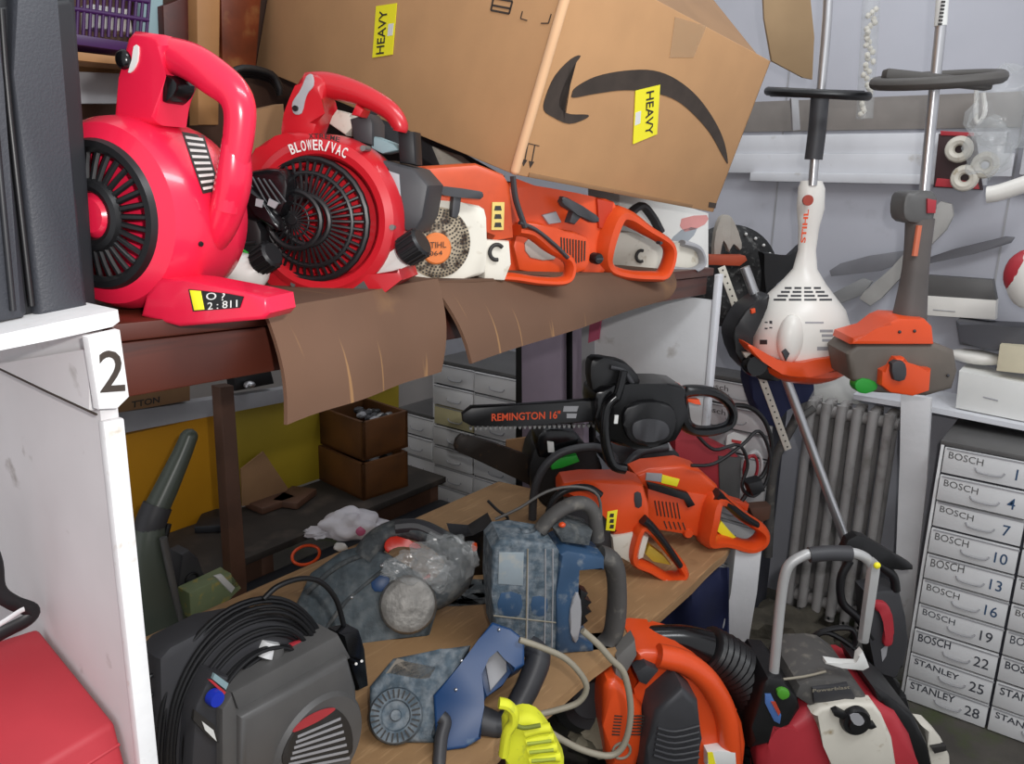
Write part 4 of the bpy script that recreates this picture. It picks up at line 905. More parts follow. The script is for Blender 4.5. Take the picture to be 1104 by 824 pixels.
mb = MB(F); q = F.P(566, 576, .05); mb.lathe(q + Vector((0, 0, -.012)), [(0, .036), (.02, .034), (.024, .026), (.02, .018), (.02, .01), (.026, .008), (.026, 0)], m_dusty, axis=(0, 0, 1), seg=28); mb.build('top_cap', t1)
mb = MB(F); mb.pp([(618, 646), (624, 640), (627, 660), (624, 690), (618, 692), (614, 670)], -.012, .03, m_lgrey, .004, sm=2); mb.build('trigger', t1, 'grey trigger')
mb = MB(F); zz = [(626, 636), (634, 640), (630, 646), (638, 650), (631, 655), (638, 660), (630, 664), (634, 670), (626, 676)]
mb.pp(zz, .02, .05, m_blk, .001); mb.build('rubber_bellows', t1)
mb = MB(F); mb.pt([(532, 664), (568, 668), (604, 672)], .0016, m_cable, -.001, sm=0); mb.pt([(569, 592), (568, 640), (567, 702)], .0016, m_cable, -.001, sm=0); mb.build('wire_wrap', t1)
mb = MB(F); mb.pp([(598, 572), (612, 566), (640, 574), (636, 590), (606, 586)], .02, .09, m_dustg, .008)
q = F.P(606, 566, .02); mb.ell(q, (.008, .008, .006), m_or2, 0, sub=2); mb.build('top_casing', t1)

# ============================================================ grey dusty breaker with clear dust bag (left-middle)
F = Fr(onZ(400, 690, .5), 45, tilt=28)
t2 = thing('rotary_hammer', 'dust-covered grey breaker under clear plastic with a silver disc and red trigger', 'power tool', F, 'dusty blue breakers')
m_dg2 = mat('dusty_teal', '#455056', .6, var=.3, scale=40, dust=('#74797a', .45, 36, .4), bump=.7, bscale=60)
mb = MB(F); mb.pp([(318, 652), (334, 618), (368, 594), (396, 586), (420, 598), (452, 618), (474, 650), (464, 690), (430, 700), (392, 694), (350, 696), (328, 680)], 0, .12, m_dg2, .02, sm=1, seg=3); mb.pt([(330, 640), (365, 610), (400, 596)], .006, m_dustg, -.002); mb.pt([(345, 690), (372, 650), (412, 616)], .005, m_dustg, -.002); mb.build('motor_housing', t2)
rr = F.r(11, 450, 600); mb = MB(F); mb.pt([(392, 602), (408, 582), (428, 571), (452, 572), (476, 584), (494, 600), (492, 622), (474, 640), (458, 646)], [rr * 1.3, rr * 1.2, rr, rr * 1.1, rr * 1.2, rr * 1.5, rr * 1.6, rr * 1.4, rr * 1.3], m_dustg, .03, flat=1.4, sm=4, seg=14); mb.pt([(426, 569), (450, 568), (476, 580)], rr * .75, m_dk, .012, flat=1.2, sm=4); mb.build('handle', t2)
mb = MB(F); mb.pp([(414, 590), (417, 582), (428, 578), (452, 587), (452, 593), (436, 588), (424, 590), (418, 596)], -.012, .03, mat('red_trigger', '#d2301e', .35), .003, sm=2); mb.build('trigger', t2, 'bright red trigger')
mb = MB(F); q = F.P(440, 652, -.02); R_ = F.r(31, 440, 652, -.02)
mb.lathe(q, [(-.012, 0), (-.014, R_ * .3), (-.01, R_ * .45), (-.014, R_ * .7), (-.008, R_ * .92), (.004, R_), (.04, R_ * .95), (.05, 0)], mat('dusty_alloy', '#8f8c87', .5, metal=.45, var=.3, scale=25, bump=.6, bscale=50), seg=40); mb.build('gear_cover', t2, 'silver round gear cover')
for px_ in ((412, 610), (379, 644), (396, 666)):
    mb = MB(F); q = F.P(*px_, -.002); mb.ell(q, (.006, .005, .006), m_silver, sub=2); mb.build('bolt', t2)
mb = MB(F); mb.pp([(400, 628), (410, 620), (420, 624), (416, 636), (404, 638)], -.004, .0, m_blue, .001, sm=2); mb.build('blue_badge', t2)
mb = MB(F); mb.pp([(456, 624), (464, 618), (464, 622), (457, 627)], -.012, .0, mat('pink_mark', '#c9807a', .6)); mb.build('red_mark', t2)
mb = MB(F); mb.ell(F.P(478, 606, -.02), (.07, .03, .06), m_clear, .5, 7, 4, seed=2); mb.ell(F.P(450, 615, -.02), (.07, .02, .04), m_clear, .6, 7, 4, seed=5); mb.build('plastic_wrap', t2, 'clear dusty plastic wrap')
F = Fr(onZ(500, 640, .5), 45, tilt=35)
simple('power_tool', 'grey dusty tool lying between the two blue breakers', 'power tool', lambda m: (m.pp([(470, 650), (496, 636), (530, 640), (540, 668), (520, 690), (470, 690), (460, 668)], 0, .08, m_dustg, .014, sm=2, seg=3), m.pp([(488, 660), (520, 664), (512, 680), (484, 678)], -.004, .0, m_dk, .001)), F)
F = Fr(onZ(520, 620, .5), 50)
bt = thing('battery_pack', 'black battery pack with an orange dot behind the blue breaker', 'battery', F)
mb = MB(F); mb.pp([(486, 578), (510, 580), (532, 566), (532, 625), (516, 640), (500, 632), (500, 600)], 0, .08, m_blks, .006); mb.build('body', bt)
mb = MB(F); mb.pp([(509, 586), (514, 586), (514, 594), (509, 594)], -.002, 0, m_or2, .0005, sm=2); mb.build('indicator', bt, 'orange dot')
simple('air_hose', 'thin grey wire arching over the board behind the blue breaker', 'cable', lambda m: (m.pt([(534, 560), (560, 548), (590, 530), (622, 525), (645, 535), (648, 570)], .0035, m_cabg, 0), m.pt([(526, 540), (536, 550), (548, 560), (530, 566)], .0035, m_blk, .02)), Fr(dep(600, 560, 1.85), 45))

# ============================================================ blue breaker lying in front
F = Fr(onZ(480, 806, .5), 42, tilt=40)
t3 = thing('breaker_hammer', 'blue breaker lying in front with a D-shaped grip and round vented end', 'power tool', F, 'dusty blue breakers')
z7 = lambda l: [(380 + x / 3.45, 640 + y / 3.45) for x, y in l]
mb = MB(F); mb.pp(z7([(62, 345), (150, 240), (330, 205), (440, 190), (400, 260), (330, 350), (300, 400), (320, 560), (180, 555), (90, 490), (62, 430)]), .0, .13, m_dusty, .012, seg=3); mb.build('motor_housing', t3)
mb = MB(F); cc = F.P(*z7([(162, 455)])[0], -.004); Rr = F.r(29, 426, 772, 0)
mb.lathe(cc, [(-.012, 0), (-.012, Rr * .18), (-.004, Rr * .22), (-.004, Rr * .5), (-.010, Rr * .55), (-.010, Rr * .93), (0, Rr), (.03, Rr * 1.02)], m_dusty, seg=40)
for i in range(26):
    a = i * math.tau / 26; mb.box((cc.x + Rr * .76 * math.cos(a), cc.y - .0105, cc.z + Rr * .76 * math.sin(a)), (Rr * .3, .003, .0028), m_ink, rot=Matrix.Rotation(-a, 3, 'Y'))
mb.build('vented_end', t3)
mb = MB(F); mb.pp(z7([(120, 300), (165, 240), (320, 270), (290, 320), (250, 325)]), .0, .012, mat('dusty_plate', '#857d72', .75, dust=('#a39a8c', .4, 30)), .003); mb.build('rating_plate', t3)
mb = MB(F); mb.pp(z7([(300, 378), (400, 265), (470, 170), (520, 105), (590, 130), (640, 170), (640, 265), (600, 290), (575, 240), (540, 200), (500, 235), (470, 300), (500, 380), (480, 420), (478, 540), (420, 575), (350, 585), (310, 545)]), -.012, .12, m_blue, .005, seg=3); mb.pp(z7([(440, 290), (520, 175), (570, 190), (600, 280), (560, 340), (500, 385)]), .035, .11, m_blue, .002); mb.build('rear_casing', t3)
mb = MB(F); mb.pp(z7([(490, 240), (555, 160), (572, 200), (575, 290), (512, 365)]), .02, .05, m_lgrey, .003); mb.build('switch_plate', t3, 'dusty grey plate')
mb = MB(F); rr = F.r(12, 580, 730)
mb.pt(z7([(650, 190), (690, 235), (660, 330), (620, 410), (590, 470), (540, 500), (470, 480)]), [rr * 1.0, rr * 1.2, rr * 1.15, rr * 1.1, rr * 1.2, rr * 1.4, rr * 1.5], m_dk, .045, flat=1.4, sm=5, seg=14); mb.build('side_grip', t3)
mb = MB(F); mb.pt(z7([(330, 460), (345, 480), (330, 540), (320, 660)]), .012, m_dk, -.03, sm=4); mb.build('cord_sleeve', t3)
for p in ((405, 250), (385, 358), (545, 135)):
    mb = MB(F); q = F.P(*z7([p])[0], -.013); mb.ell(q, (.0035, .0035, .0035), m_silver, sub=2); mb.build('screw', t3)

# ============================================================ grey machine with coiled cable
F = Fr(onY(330, 824, .93), 90); F = Fr((F.O.x, F.O.y, .5), 90)
z6 = lambda l: [(150 + x / 3.68, 600 + y / 3.68) for x, y in l]
g1 = thing('battery_booster', 'dark grey plastic power unit with a coiled black cable, lower left on the board', 'power unit', F)
mb = MB(F); mb.pp(z6([(402, 640), (835, 400), (868, 520), (872, 720), (855, 990), (402, 990)]), -.0, .2, m_grey, .012, seg=3)
mb.pp(z6([(330, 610), (372, 545), (402, 640), (402, 990), (330, 990)]), .01, .2, m_grey, .006)
mb.pp(z6([(368, 542), (795, 312), (845, 405), (405, 645)]), .018, .19, m_grey, .006); mb.build('front_housing', g1)
mb = MB(F); q = F.P(*z6([(720, 760)])[0], -.004)
mb.lathe(q, [(-.004, 0), (-.004, F.r(58, 350, 800) * .97), (.004, F.r(60, 350, 800))], m_grey, seg=48); mb.build('round_boss', g1)
mb = MB(F); mb.pp(z6([(570, 820), (590, 740), (640, 670), (700, 625), (770, 602), (820, 640), (845, 700), (845, 780), (800, 800), (640, 850)]), -.0105, -.008, m_ink, .001, sm=3); lb = mb.build('label', g1, 'dark oval label')
mb = MB(F); mb.pp(z6([(610, 697), (650, 650), (720, 612), (770, 602), (775, 612), (720, 650), (650, 685)]), -.0118, -.0102, mat('red_label', '#b03a40', .4), sm=3); mb.build('label_band', lb, 'red band')
mb = MB(F)
for i in range(7):
    a, b = z6([(630 - i * 7, 712 + i * 22), (800 + i * 6, 640 + i * 26)]); mb.pp([a, b, (b[0], b[1] + 2.6), (a[0], a[1] + 2.6)], -.0116, -.0104, m_lgrey)
mb.build('print_line', lb)
mb = MB(F); mb.pp([(172, 712), (184, 698), (230, 674), (280, 664), (330, 676), (340, 694), (300, 720), (260, 760), (240, 900), (176, 900)], .06, .11, m_dk, .012, sm=1); mb.build('rear_housing', g1)
mb = MB(F); mb.pp(z6([(225, 600), (290, 460), (360, 480), (345, 620), (330, 990), (200, 990)]), .025, .13, m_dk, .006); mb.build('control_panel', g1)
mb = MB(F); q = F.P(*z6([(290, 555)])[0], .02); mb.lathe(q, [(-.014, 0), (-.014, .011), (-.01, .012), (0, .012)], mat('blue_knob', '#2038b8', .35), seg=20); mb.build('knob', g1, 'blue knob')
mb = MB(F); mb.pp(z6([(275, 490), (290, 492), (345, 540), (338, 550)]), .018, .022, mat('red_strip', '#c2333a', .5)); mb.pp(z6([(300, 465), (355, 505), (345, 530), (292, 488)]), .019, .024, m_lblue); mb.build('panel_label', g1)
mb = MB(F); mb.pp(z6([(220, 610), (300, 670), (315, 742), (280, 722), (215, 650)]), .018, .023, m_ink); mb.pp(z6([(250, 655), (295, 690), (308, 735), (262, 690)]), .0165, .018, m_stickw); mb.build('socket_label', g1)
mb = MB(F); q0, q1 = F.P(*z6([(495, 395)])[0], .06), F.P(*z6([(520, 345)])[0], .06)
mb.cyl(q0, q1 + Vector((0, 0, .004)), .017, m_whited, seg=20); mb.cyl(q0 + Vector((.012, -.008, -.015)), q0 + Vector((.018, -.008, .012)), .014, m_grey, seg=16); mb.build('hose_outlet', g1, 'white outlet tube')
mb = MB(F); mb.pp(z6([(600, 350), (640, 335), (650, 348), (612, 360)]), .05, .055, m_redc); mb.build('red_mark', g1)
for y in (470, 545, 620):
    mb = MB(F); a = z6([(75, y), (45, y + 5), (38, y + 25)]); mb.pt(a, .003, m_blk, .08); mb.build('bracket', g1)
F2 = Fr(F.O + Vector((0, .0, 0)), 90)
cc_ = thing('coiled_cable', 'black cable wound in many loops over the grey power unit', 'cable', F2)
mb = MB(F2); rnd = random.Random(4)
for i in range(17):
    j = i / 16; dx, dy = rnd.uniform(-3, 3), rnd.uniform(-3, 3); off = .04 + .06 * rnd.random()
    cx_, cy_ = 277 + 12 * j, 798; rx, ry = 108 - 44 * j + dx, 146 - 52 * j + dy
    pts = []
    for k in range(22):
        a = math.radians(-15 + k * 12.2); px_ = cx_ + rx * math.cos(a) * (1.0 if math.cos(a) < 0 else .8); py_ = cy_ - ry * math.sin(a) - (10 * (1 - j) if math.sin(a) > 0 else 0)
        pts.append((px_ + (14 * math.sin(a)), py_, off))
    mb.pt(pts, .0036, m_blk, 0, sm=2, seg=8)
mb.build('cable_loops', cc_, kind='stuff')
mb = MB(F2); mb.pt([(284, 646), (300, 632), (325, 624), (346, 628), (362, 646), (370, 672), (374, 690)], .0046, m_blk, .06, sm=5); mb.build('cable_lead', cc_)
mb = MB(F2); mb.pp([(368, 684), (388, 680), (394, 700), (398, 740), (386, 746), (380, 720)], .03, .065, m_blks, .005); mb.build('plug', cc_)
mb = MB(F2)
for x, y in ((384, 716), (390, 713)): mb.cyl(F2.P(x, y, .03), F2.P(x, y, .01), .0025, m_steel, seg=8)
mb.build('plug_pin', cc_)
AXX = ((0, -1, 0), (1, 0, 0), (0, 0, 1))
def FXn(X, px, py): return Fr(onX(px, py, X), axes=AXX)
z9 = lambda l: [(760 + x / 3.052, 180 + y / 3.052) for x, y in l]
# ============================================================ white strimmer hanging on the wall
F = Fr(dep(868, 330, 2.1), 40); r1 = F.r(1, 868, 300)
w1 = thing('strimmer', 'white and orange strimmer hanging engine-down in front of the end wall', 'strimmer', F, 'strimmers hanging at the end wall')
mb = MB(F); mb.pt([(895, -60), (892, 20), (885, 100), (880, 150), (876, 200)], r1 * 4.6, m_silver, .0, sm=3, seg=14); mb.build('shaft', w1)
mb = MB(F); mb.pt([(884, 104), (881, 140), (877, 172)], r1 * 9, m_dk, .0, sm=3, seg=14); mb.build('grip_sleeve', w1)
mb = MB(F); q = F.P(881, 101, 0); R_ = r1 * 48
mb.torus(q + Vector((0, .0, 0)), R_, r1 * 4.5, m_blk, axis=(.02, -.12, 1), seg=40, rs=10); mb.box(q, (R_ * 2, r1 * 10, r1 * 8), m_blk, .004); mb.build('loop_handle', w1)
mb = MB(F); mb.pp([(853, 106), (861, 106), (863, 140), (855, 141)], -.01, .0, m_lgrey, .001); mb.build('strap_tab', w1)
mb = MB(F)
c_ = F.P(863, 360, .02); zz = lambda y: F.P(866, y, .02).z; 
ax = F.P(874, 200, .02)
prof = [(195, 11, 875), (203, 14, 875), (225, 14.5, 874), (245, 11, 872), (270, 9.5, 870), (290, 13, 868), (305, 24, 866), (318, 36, 864), (332, 47, 864), (348, 53, 863), (370, 54, 863), (386, 52, 862), (396, 46, 862)]
tb = []; seg = 36
def lof(mb, prof, m, flat=.8, off=.02, seg=36, close=True):
    t = bmesh.new(); R = []
    for y, w_, xc in prof:
        p = F.P(xc, y, off); rr = w_ * r1
        R.append([t.verts.new(p + Vector((math.cos(k * math.tau / seg) * rr, math.sin(k * math.tau / seg) * rr * flat, 0))) for k in range(seg)])
    for a, b in zip(R, R[1:]):
        for k in range(seg): t.faces.new((a[k], a[(k + 1) % seg], b[(k + 1) % seg], b[k]))
    if close: t.faces.new(R[0]); t.faces.new(R[-1][::-1])
    return mb._fin(t, m)
lof(mb, prof, m_stw); sk = Skin(mb); mb.build('engine_shroud', w1, 'white engine shroud and neck')
mb = MB(F)
for c in range(4):
    for r_ in range(4):
        y0 = 309.5 + r_ * 4.2; sp_ = 10.5 + r_ * 2.0; x0 = 866 + (c - 2) * sp_ + 1
        sk.patch(mb, [(x0, y0), (x0 + sp_ - 3, y0), (x0 + sp_ - 3, y0 + 2.2), (x0, y0 + 2.2)], m_dk, 3, 1)
mb.build('vent_slots', w1, kind='stuff')
mb = MB(F); lof(mb, [(392, 50, 862), (398, 49, 863), (404, 40, 862), (409, 26, 864), (411, 10, 866)], m_or2, .9)
mb.pp([(806, 371), (820, 378), (838, 388), (856, 393), (880, 388), (914, 385), (912, 392), (898, 400), (874, 407), (852, 407), (834, 398), (812, 382)], -.1, .02, m_or2, .01, sm=2); mb.build('lower_band', w1, 'orange lower band')
mb = MB(F); mb.ell(F.P(852, 366, -.062), (r1 * 14, .03, r1 * 27), m_stw, sub=4); mb.build('front_bulge', w1)
mb = MB(F); mb.pp(z9([(255, 610), (268, 600), (280, 615), (268, 640)]), -.108, -.1, m_dk, .002); mb.build('choke_knob', w1)
mb = MB(F); mb.pp(z9([(92, 570), (100, 530), (135, 470), (200, 425), (215, 432), (190, 500), (160, 560), (150, 600), (200, 655), (270, 690), (240, 705), (180, 700), (120, 650)]), -.03, .07, m_blk, .01, sm=2); mb.build('air_filter_cover', w1)
mb = MB(F); q = F.P(*z9([(168, 652)])[0], -.05); mb.lathe(q, [(-.01, 0), (-.01, r1 * 11), (0, r1 * 13), (.03, r1 * 13)], m_blks, seg=24); mb.pp(z9([(125, 610), (160, 612), (140, 640)]), -.045, -.03, m_cream, .002); mb.build('fuel_cap', w1)
mb = MB(F); mb.pp(z9([(152, 470), (166, 466), (168, 480), (154, 484)]), -.04, -.02, m_or2, .002); mb.build('clip', w1)
mb = MB(F); q = F.P(871, 216, -.026); mb.lathe(q, [(-.004, 0), (-.003, r1 * 5.5), (.004, r1 * 5.5)], mat('badge_red', '#a04030', .4), seg=20); mb.build('badge', w1, 'small round red badge')
mb = MB(F); mb.text('STIHL', (868, 262), (872, 226), (863, 262), m_or2, -.030, bold=.03); mb.build('lettering', w1, 'vertical orange lettering')
mb = MB(F)
for x, y, ww, hh in ((826, 351, 3, 8), (831, 350, 3, 8), (823, 369, 8, 5), (878, 348, 20, 2), (891, 357, 14, 3), (892, 362, 12, 3), (892, 367, 11, 3), (888, 376, 14, 4)):
    sk.patch(mb, [(x - ww / 2, y - hh / 2), (x + ww / 2, y - hh / 2), (x + ww / 2, y + hh / 2), (x - ww / 2, y + hh / 2)], m_lgrey if x > 850 else m_dk, 3, 1)
mb.build('printed_text', w1, kind='stuff')
# wall hooks that carry the two strimmers (above the frame)
simple('aluminium_pole', 'long bright aluminium pole running down behind the white strimmer to the mower handle', 'pole', lambda m: m.pt([(803, 288, .08), (915, 592, .0)], m.F.r(5.2, 870, 450), m_silver, 0, sm=0, seg=14), Fr(dep(912, 590, 2.25), 40))
def pbar(m):
    a, b = m.F.P(778, 288), m.F.P(850, 485); d = (b - a).normalized(); n = Vector((-d.z, 0, d.x)) * .0105
    m.prism([((a + n).x, (a + n).z), ((b + n).x, (b + n).z), ((b - n).x, (b - n).z), ((a - n).x, (a - n).z)], 0, .004, m_cream, .001)
    for k in range(30):
        p = a.lerp(b, (k + .5) / 30); m.lathe(p + Vector((0, -.0005, 0)), [(0, 0), (0, .0028), (.001, .0028)], m_ink, seg=8)
simple('perforated_bar', 'cream perforated bar slanting down behind the white strimmer', 'bar', pbar, Fr(dep(850, 485, 2.35), 40))
# round dark guard behind
F = Fr(dep(800, 300, 2.5), 40)
gd = thing('fan_guard', 'round dark mesh guard with pale rivets behind the end of the upper shelf', 'guard', F)
mb = MB(F); q = F.P(790, 300, 0); R_ = F.r(56, 790, 300)
mb.lathe(q + Vector((0, .05, 0)), [(0, 0), (-.03, R_ * .3), (-.035, R_ * .6), (-.02, R_ * .9), (0, R_), (.01, R_), (.01, 0)], mat('mesh_black', '#1b1b1c', .6, dust=('#6a6a68', .3, 60), bump=.6), seg=48); mb.build('mesh_disc', gd)
mb = MB(F); mb.cyl(q + Vector((0, .05, .01)), F.W((XW, (F.M @ q).y + .1, (F.M @ q).z + .02)), .012, m_blk); mb.build('mount_arm', gd)
for i in range(12):
    a = math.radians(75 - i * 14); mb = MB(F); mb.ell(q + Vector((R_ * .86 * math.cos(a), .02, R_ * .86 * math.sin(a))), (.005, .005, .005), m_stickw, sub=2); mb.build('rivet', gd)
simple('orange_dish', 'rust-orange dish rim lying across the round dark guard', 'dish', lambda m: m.pp([(764, 276), (804, 276), (806, 281), (798, 287), (764, 286)], -.03, .03, mat('rust_orange', '#a3401f', .6, var=.2), .004), Fr(dep(785, 285, 2.3), 40))
simple('work_glove', 'pale grey work glove draped over the orange dish', 'glove', lambda m: m.pp([(770, 275), (772, 250), (778, 234), (786, 232), (792, 240), (800, 262), (798, 270), (792, 262), (788, 266), (786, 272), (780, 256), (777, 274)], 0, .03, mat('pale_glove', '#a9a39a', .8, var=.2, bump=.6), .006, sm=2), Fr(dep(785, 275, 2.32), 40))
simple('white_ledge', 'short white ledge on the end wall left of the white strimmer', 'ledge', lambda m: m.pp([(768, 342), (802, 347), (802, 355), (768, 351)], -.06, .1, m_rail, .002), FXn(2.7, 785, 350))
simple('handle_bracket', 'dark angular bracket joining the round guard to the strimmer', 'bracket', lambda m: m.pp([(822, 272), (852, 277), (868, 262), (872, 268), (858, 290), (838, 306), (824, 318), (826, 296)], 0, .04, m_blk, .005), Fr(dep(845, 290, 2.4), 40))
simple('tool_bag', 'dark navy tool bag hanging under the white strimmer', 'bag', lambda m: m.pp([(808, 400), (838, 408), (878, 408), (872, 434), (846, 440), (838, 462), (822, 452), (812, 430)], 0, .08, m_blued, .01, sm=2), Fr(dep(840, 430, 2.42), 40))
def conduits(m):
    m.pt([(866, 430), (856, 456), (838, 490), (832, 520), (830, 556), (828, 600)], m.F.r(5, 850, 480), m_griph, 0, sm=4)
simple('grey_hose', 'bent grey hose running down the wall left of the radiator', 'hose', conduits, Fr(dep(845, 500, 2.55), 40))
simple('grey_hose', 'slimmer grey hose crossing behind the perforated bar', 'hose', lambda m: m.pt([(846, 468), (862, 452), (878, 440)], m.F.r(4, 850, 480), m_griph, .0, sm=4), Fr(dep(845, 500, 2.62), 40))

# ============================================================ grey and orange strimmer
F = Fr(dep(975, 380, 1.95), 36); r1 = F.r(1, 975, 380)
w2 = thing('strimmer', 'grey-brown and orange strimmer hanging at the right, behind it a leaning grey bar', 'strimmer', F, 'strimmers hanging at the end wall')
mb = MB(F); mb.pt([(1020, -60), (1016, 10), (1008, 90), (1001, 160), (996, 212)], r1 * 5.2, m_silver, 0, sm=3, seg=14); mb.build('shaft', w2)
mb = MB(F); mb.pt([(1019, -40), (1014, 28)], r1 * 5.8, m_stickw, 0, sm=0, seg=14); 
for i in range(7): mb.box(F.P(1017 - i * .6, 2 + i * 4, -r1 * 6), (.008, .003, .004), m_ink)
mb.build('shaft_label', w2, 'white printed label')
mb = MB(F); q = F.P(1010, 86, 0); R_ = r1 * 56
mb.torus(q, R_, r1 * 6, mat('dull_grey', '#4a4744', .6), axis=(-.1, -.14, 1), seg=40, rs=10); mb.box(q, (R_ * 1.9, r1 * 14, r1 * 10), mat('dull_grey_b', '#4a4744', .6), .005, rot=Matrix.Rotation(.08, 3, 'Y')); mb.build('loop_handle', w2)
mb = MB(F); mb.pp([(976, 212), (984, 206), (1006, 206), (1010, 214), (1008, 236), (1000, 242), (980, 240), (974, 230)], -.03, .04, m_grey, .01, sm=2); mb.pp([(1000, 214), (1010, 216), (1009, 230), (1000, 230)], -.036, -.028, m_redc, .002); mb.build('switch_grip', w2)
mb = MB(F); mb.pt([(992, 236), (987, 290), (979, 352)], [r1 * 14, r1 * 13, r1 * 18], mat('grey_brown', '#5b5552', .55, var=.15), .0, sm=3, seg=16); mb.build('drive_tube', w2)
mb = MB(F); mb.pt([(991, 243), (986, 276)], r1 * 3, mat('salmon', '#c96a4a', .5), -r1 * 13, sm=0, seg=8); mb.build('drive_strip', w2, 'thin salmon strip')
mb = MB(F); mb.pp([(918, 372), (920, 365), (946, 358), (960, 347), (970, 343), (998, 344), (1006, 352), (1008, 372)], -.07, .05, m_or2, .012); mb.build('upper_cover', w2, 'orange top cover')
mb = MB(F); mb.pp([(913, 382), (924, 371), (1010, 370), (1030, 378), (1034, 400), (1028, 420), (1000, 428), (940, 424), (918, 410)], -.06, .07, mat('taupe_plastic', '#625a52', .55, var=.15, scale=10), .014, sm=1, seg=3); mb.build('engine_body', w2)
mb = MB(F); mb.pp([(951, 400), (960, 396), (966, 386), (976, 386), (982, 396), (1005, 398), (1003, 422), (985, 428), (960, 424), (950, 416)], -.085, -.05, m_or2, .008); mb.build('starter_housing', w2, 'orange starter housing')
mb = MB(F); mb.pp([(962, 392), (974, 390), (978, 398), (976, 410), (964, 410)], -.1, -.08, m_dk, .004, sm=2); mb.build('knob', w2)
mb = MB(F); mb.pp([(922, 414), (930, 408), (944, 412), (946, 420), (934, 425), (924, 422)], -.064, -.03, m_green, .004, sm=2); mb.build('fuel_cap', w2, 'green fuel cap')
mb = MB(F)
for px_ in ((970, 358), (986, 357), (1022, 405), (958, 420)):
    mb2 = MB(F); mb2.ell(F.P(*px_, -.071 if px_[0] not in (1022,) else -.062), (.004, .003, .004), m_dk, sub=2); mb2.build('screw', w2)

# ============================================================ items on and against the end wall
FW = lambda px, py, X=2.8: FXn(X, px, py)
m_bar1 = mat('grey_bar', '#8c8c8c', .5, var=.15)
simple('guide_bar', 'pale grey bar with rounded tip leaning left-down behind the orange strimmer', 'guide bar', lambda m: m.pp([(926, 322), (932, 314), (960, 290), (990, 258), (1004, 226), (1014, 217), (1026, 220), (1028, 232), (1020, 248), (1000, 268), (975, 295), (950, 322), (938, 330)], 0, .02, mat('pale_bar', '#a19f9b', .5), .003, sm=1), FW(970, 320, 2.74))
simple('guide_bar', 'dark grey guide bar pointing right behind the orange strimmer', 'guide bar', lambda m: m.pp([(988, 282), (1030, 268), (1084, 255), (1094, 256), (1090, 262), (1050, 274), (1000, 284), (988, 292)], 0, .015, mat('mid_bar', '#65656a', .5), .002), FW(1040, 280, 2.79))
simple('guide_bar', 'dull grey wedge-shaped bar behind the white strimmer neck', 'guide bar', lambda m: m.pp([(894, 292), (906, 284), (936, 276), (976, 270), (980, 280), (950, 292), (916, 296), (896, 298)], 0, .015, mat('wedge_bar', '#7d7d82', .5), .002), FW(930, 295, 2.79))
simple('guide_bar', 'short grey bar lying under the wedge-shaped bar', 'guide bar', lambda m: m.pp([(894, 318), (930, 300), (940, 304), (930, 318), (900, 330)], 0, .02, m_bar1, .002), FW(915, 325, 2.78))
simple('small_carton', 'flat white carton with dark top on the end wall right of strimmer tube', 'box', lambda m: (m.pp([(998, 319), (1074, 324), (1073, 345), (997, 340)], -.05, .0, m_stw, .002), m.pp([(998, 297), (1070, 302), (1074, 324), (998, 319)], -.045, 0, m_grey, .001), m.pt([(1006, 334), (1030, 336)], .0015, m_lgrey, -.051, sm=0)), FW(1035, 345, 2.79))
simple('tool_holder', 'dark grey horizontal holder at the right edge above the cream box', 'holder', lambda m: m.pp([(1030, 346), (1060, 350), (1180, 356), (1180, 386), (1110, 382), (1060, 376), (1034, 372)], -.1, .0, mat('holder_grey', '#4b4b50', .6), .01), FW(1070, 375, 2.78))
simple('small_carton', 'cream box at the right edge under the dark grey holder', 'box', lambda m: m.pp([(1078, 372), (1130, 376), (1130, 406), (1074, 400)], -.04, .02, mat('cream_box', '#cfc6ab', .6), .002), FW(1095, 400, 2.68))
simple('bottle', 'white bottle lying between the taupe strimmer engine and cream box', 'bottle', lambda m: (m.ell(m.F.P(1052, 385), (.08, .04, .022), m_stw, sub=3), m.cyl(m.F.P(1034, 382), m.F.P(1026, 381), .012, m_lgrey)), FW(1055, 392, 2.72))
simple('carton', 'long white carton with faint writing under the cream box', 'box', lambda m: (m.pp([(1034, 400), (1140, 420), (1140, 462), (1030, 440)], -.05, .1, m_stickw, .002), m.pt([(1060, 428), (1076, 432)], .002, m_lgrey, -.051, sm=0)), FW(1070, 450, 2.68))
ws = simple('wall_shelf', 'thin white shelf on the end wall above the card-drawer cabinet', 'shelf', lambda m: m.pp([(920, 425), (1000, 438), (1160, 470), (1160, 476), (1000, 444), (920, 431)], -.1, .14, m_rail, .001), FXn(2.7, 1000, 440))
simple('carton', 'white carton behind the taupe engine, left of the white bottle', 'box', lambda m: m.pp([(876, 402), (920, 402), (926, 436), (878, 434)], 0, .06, m_stickw, .002), FW(900, 434, 2.72))
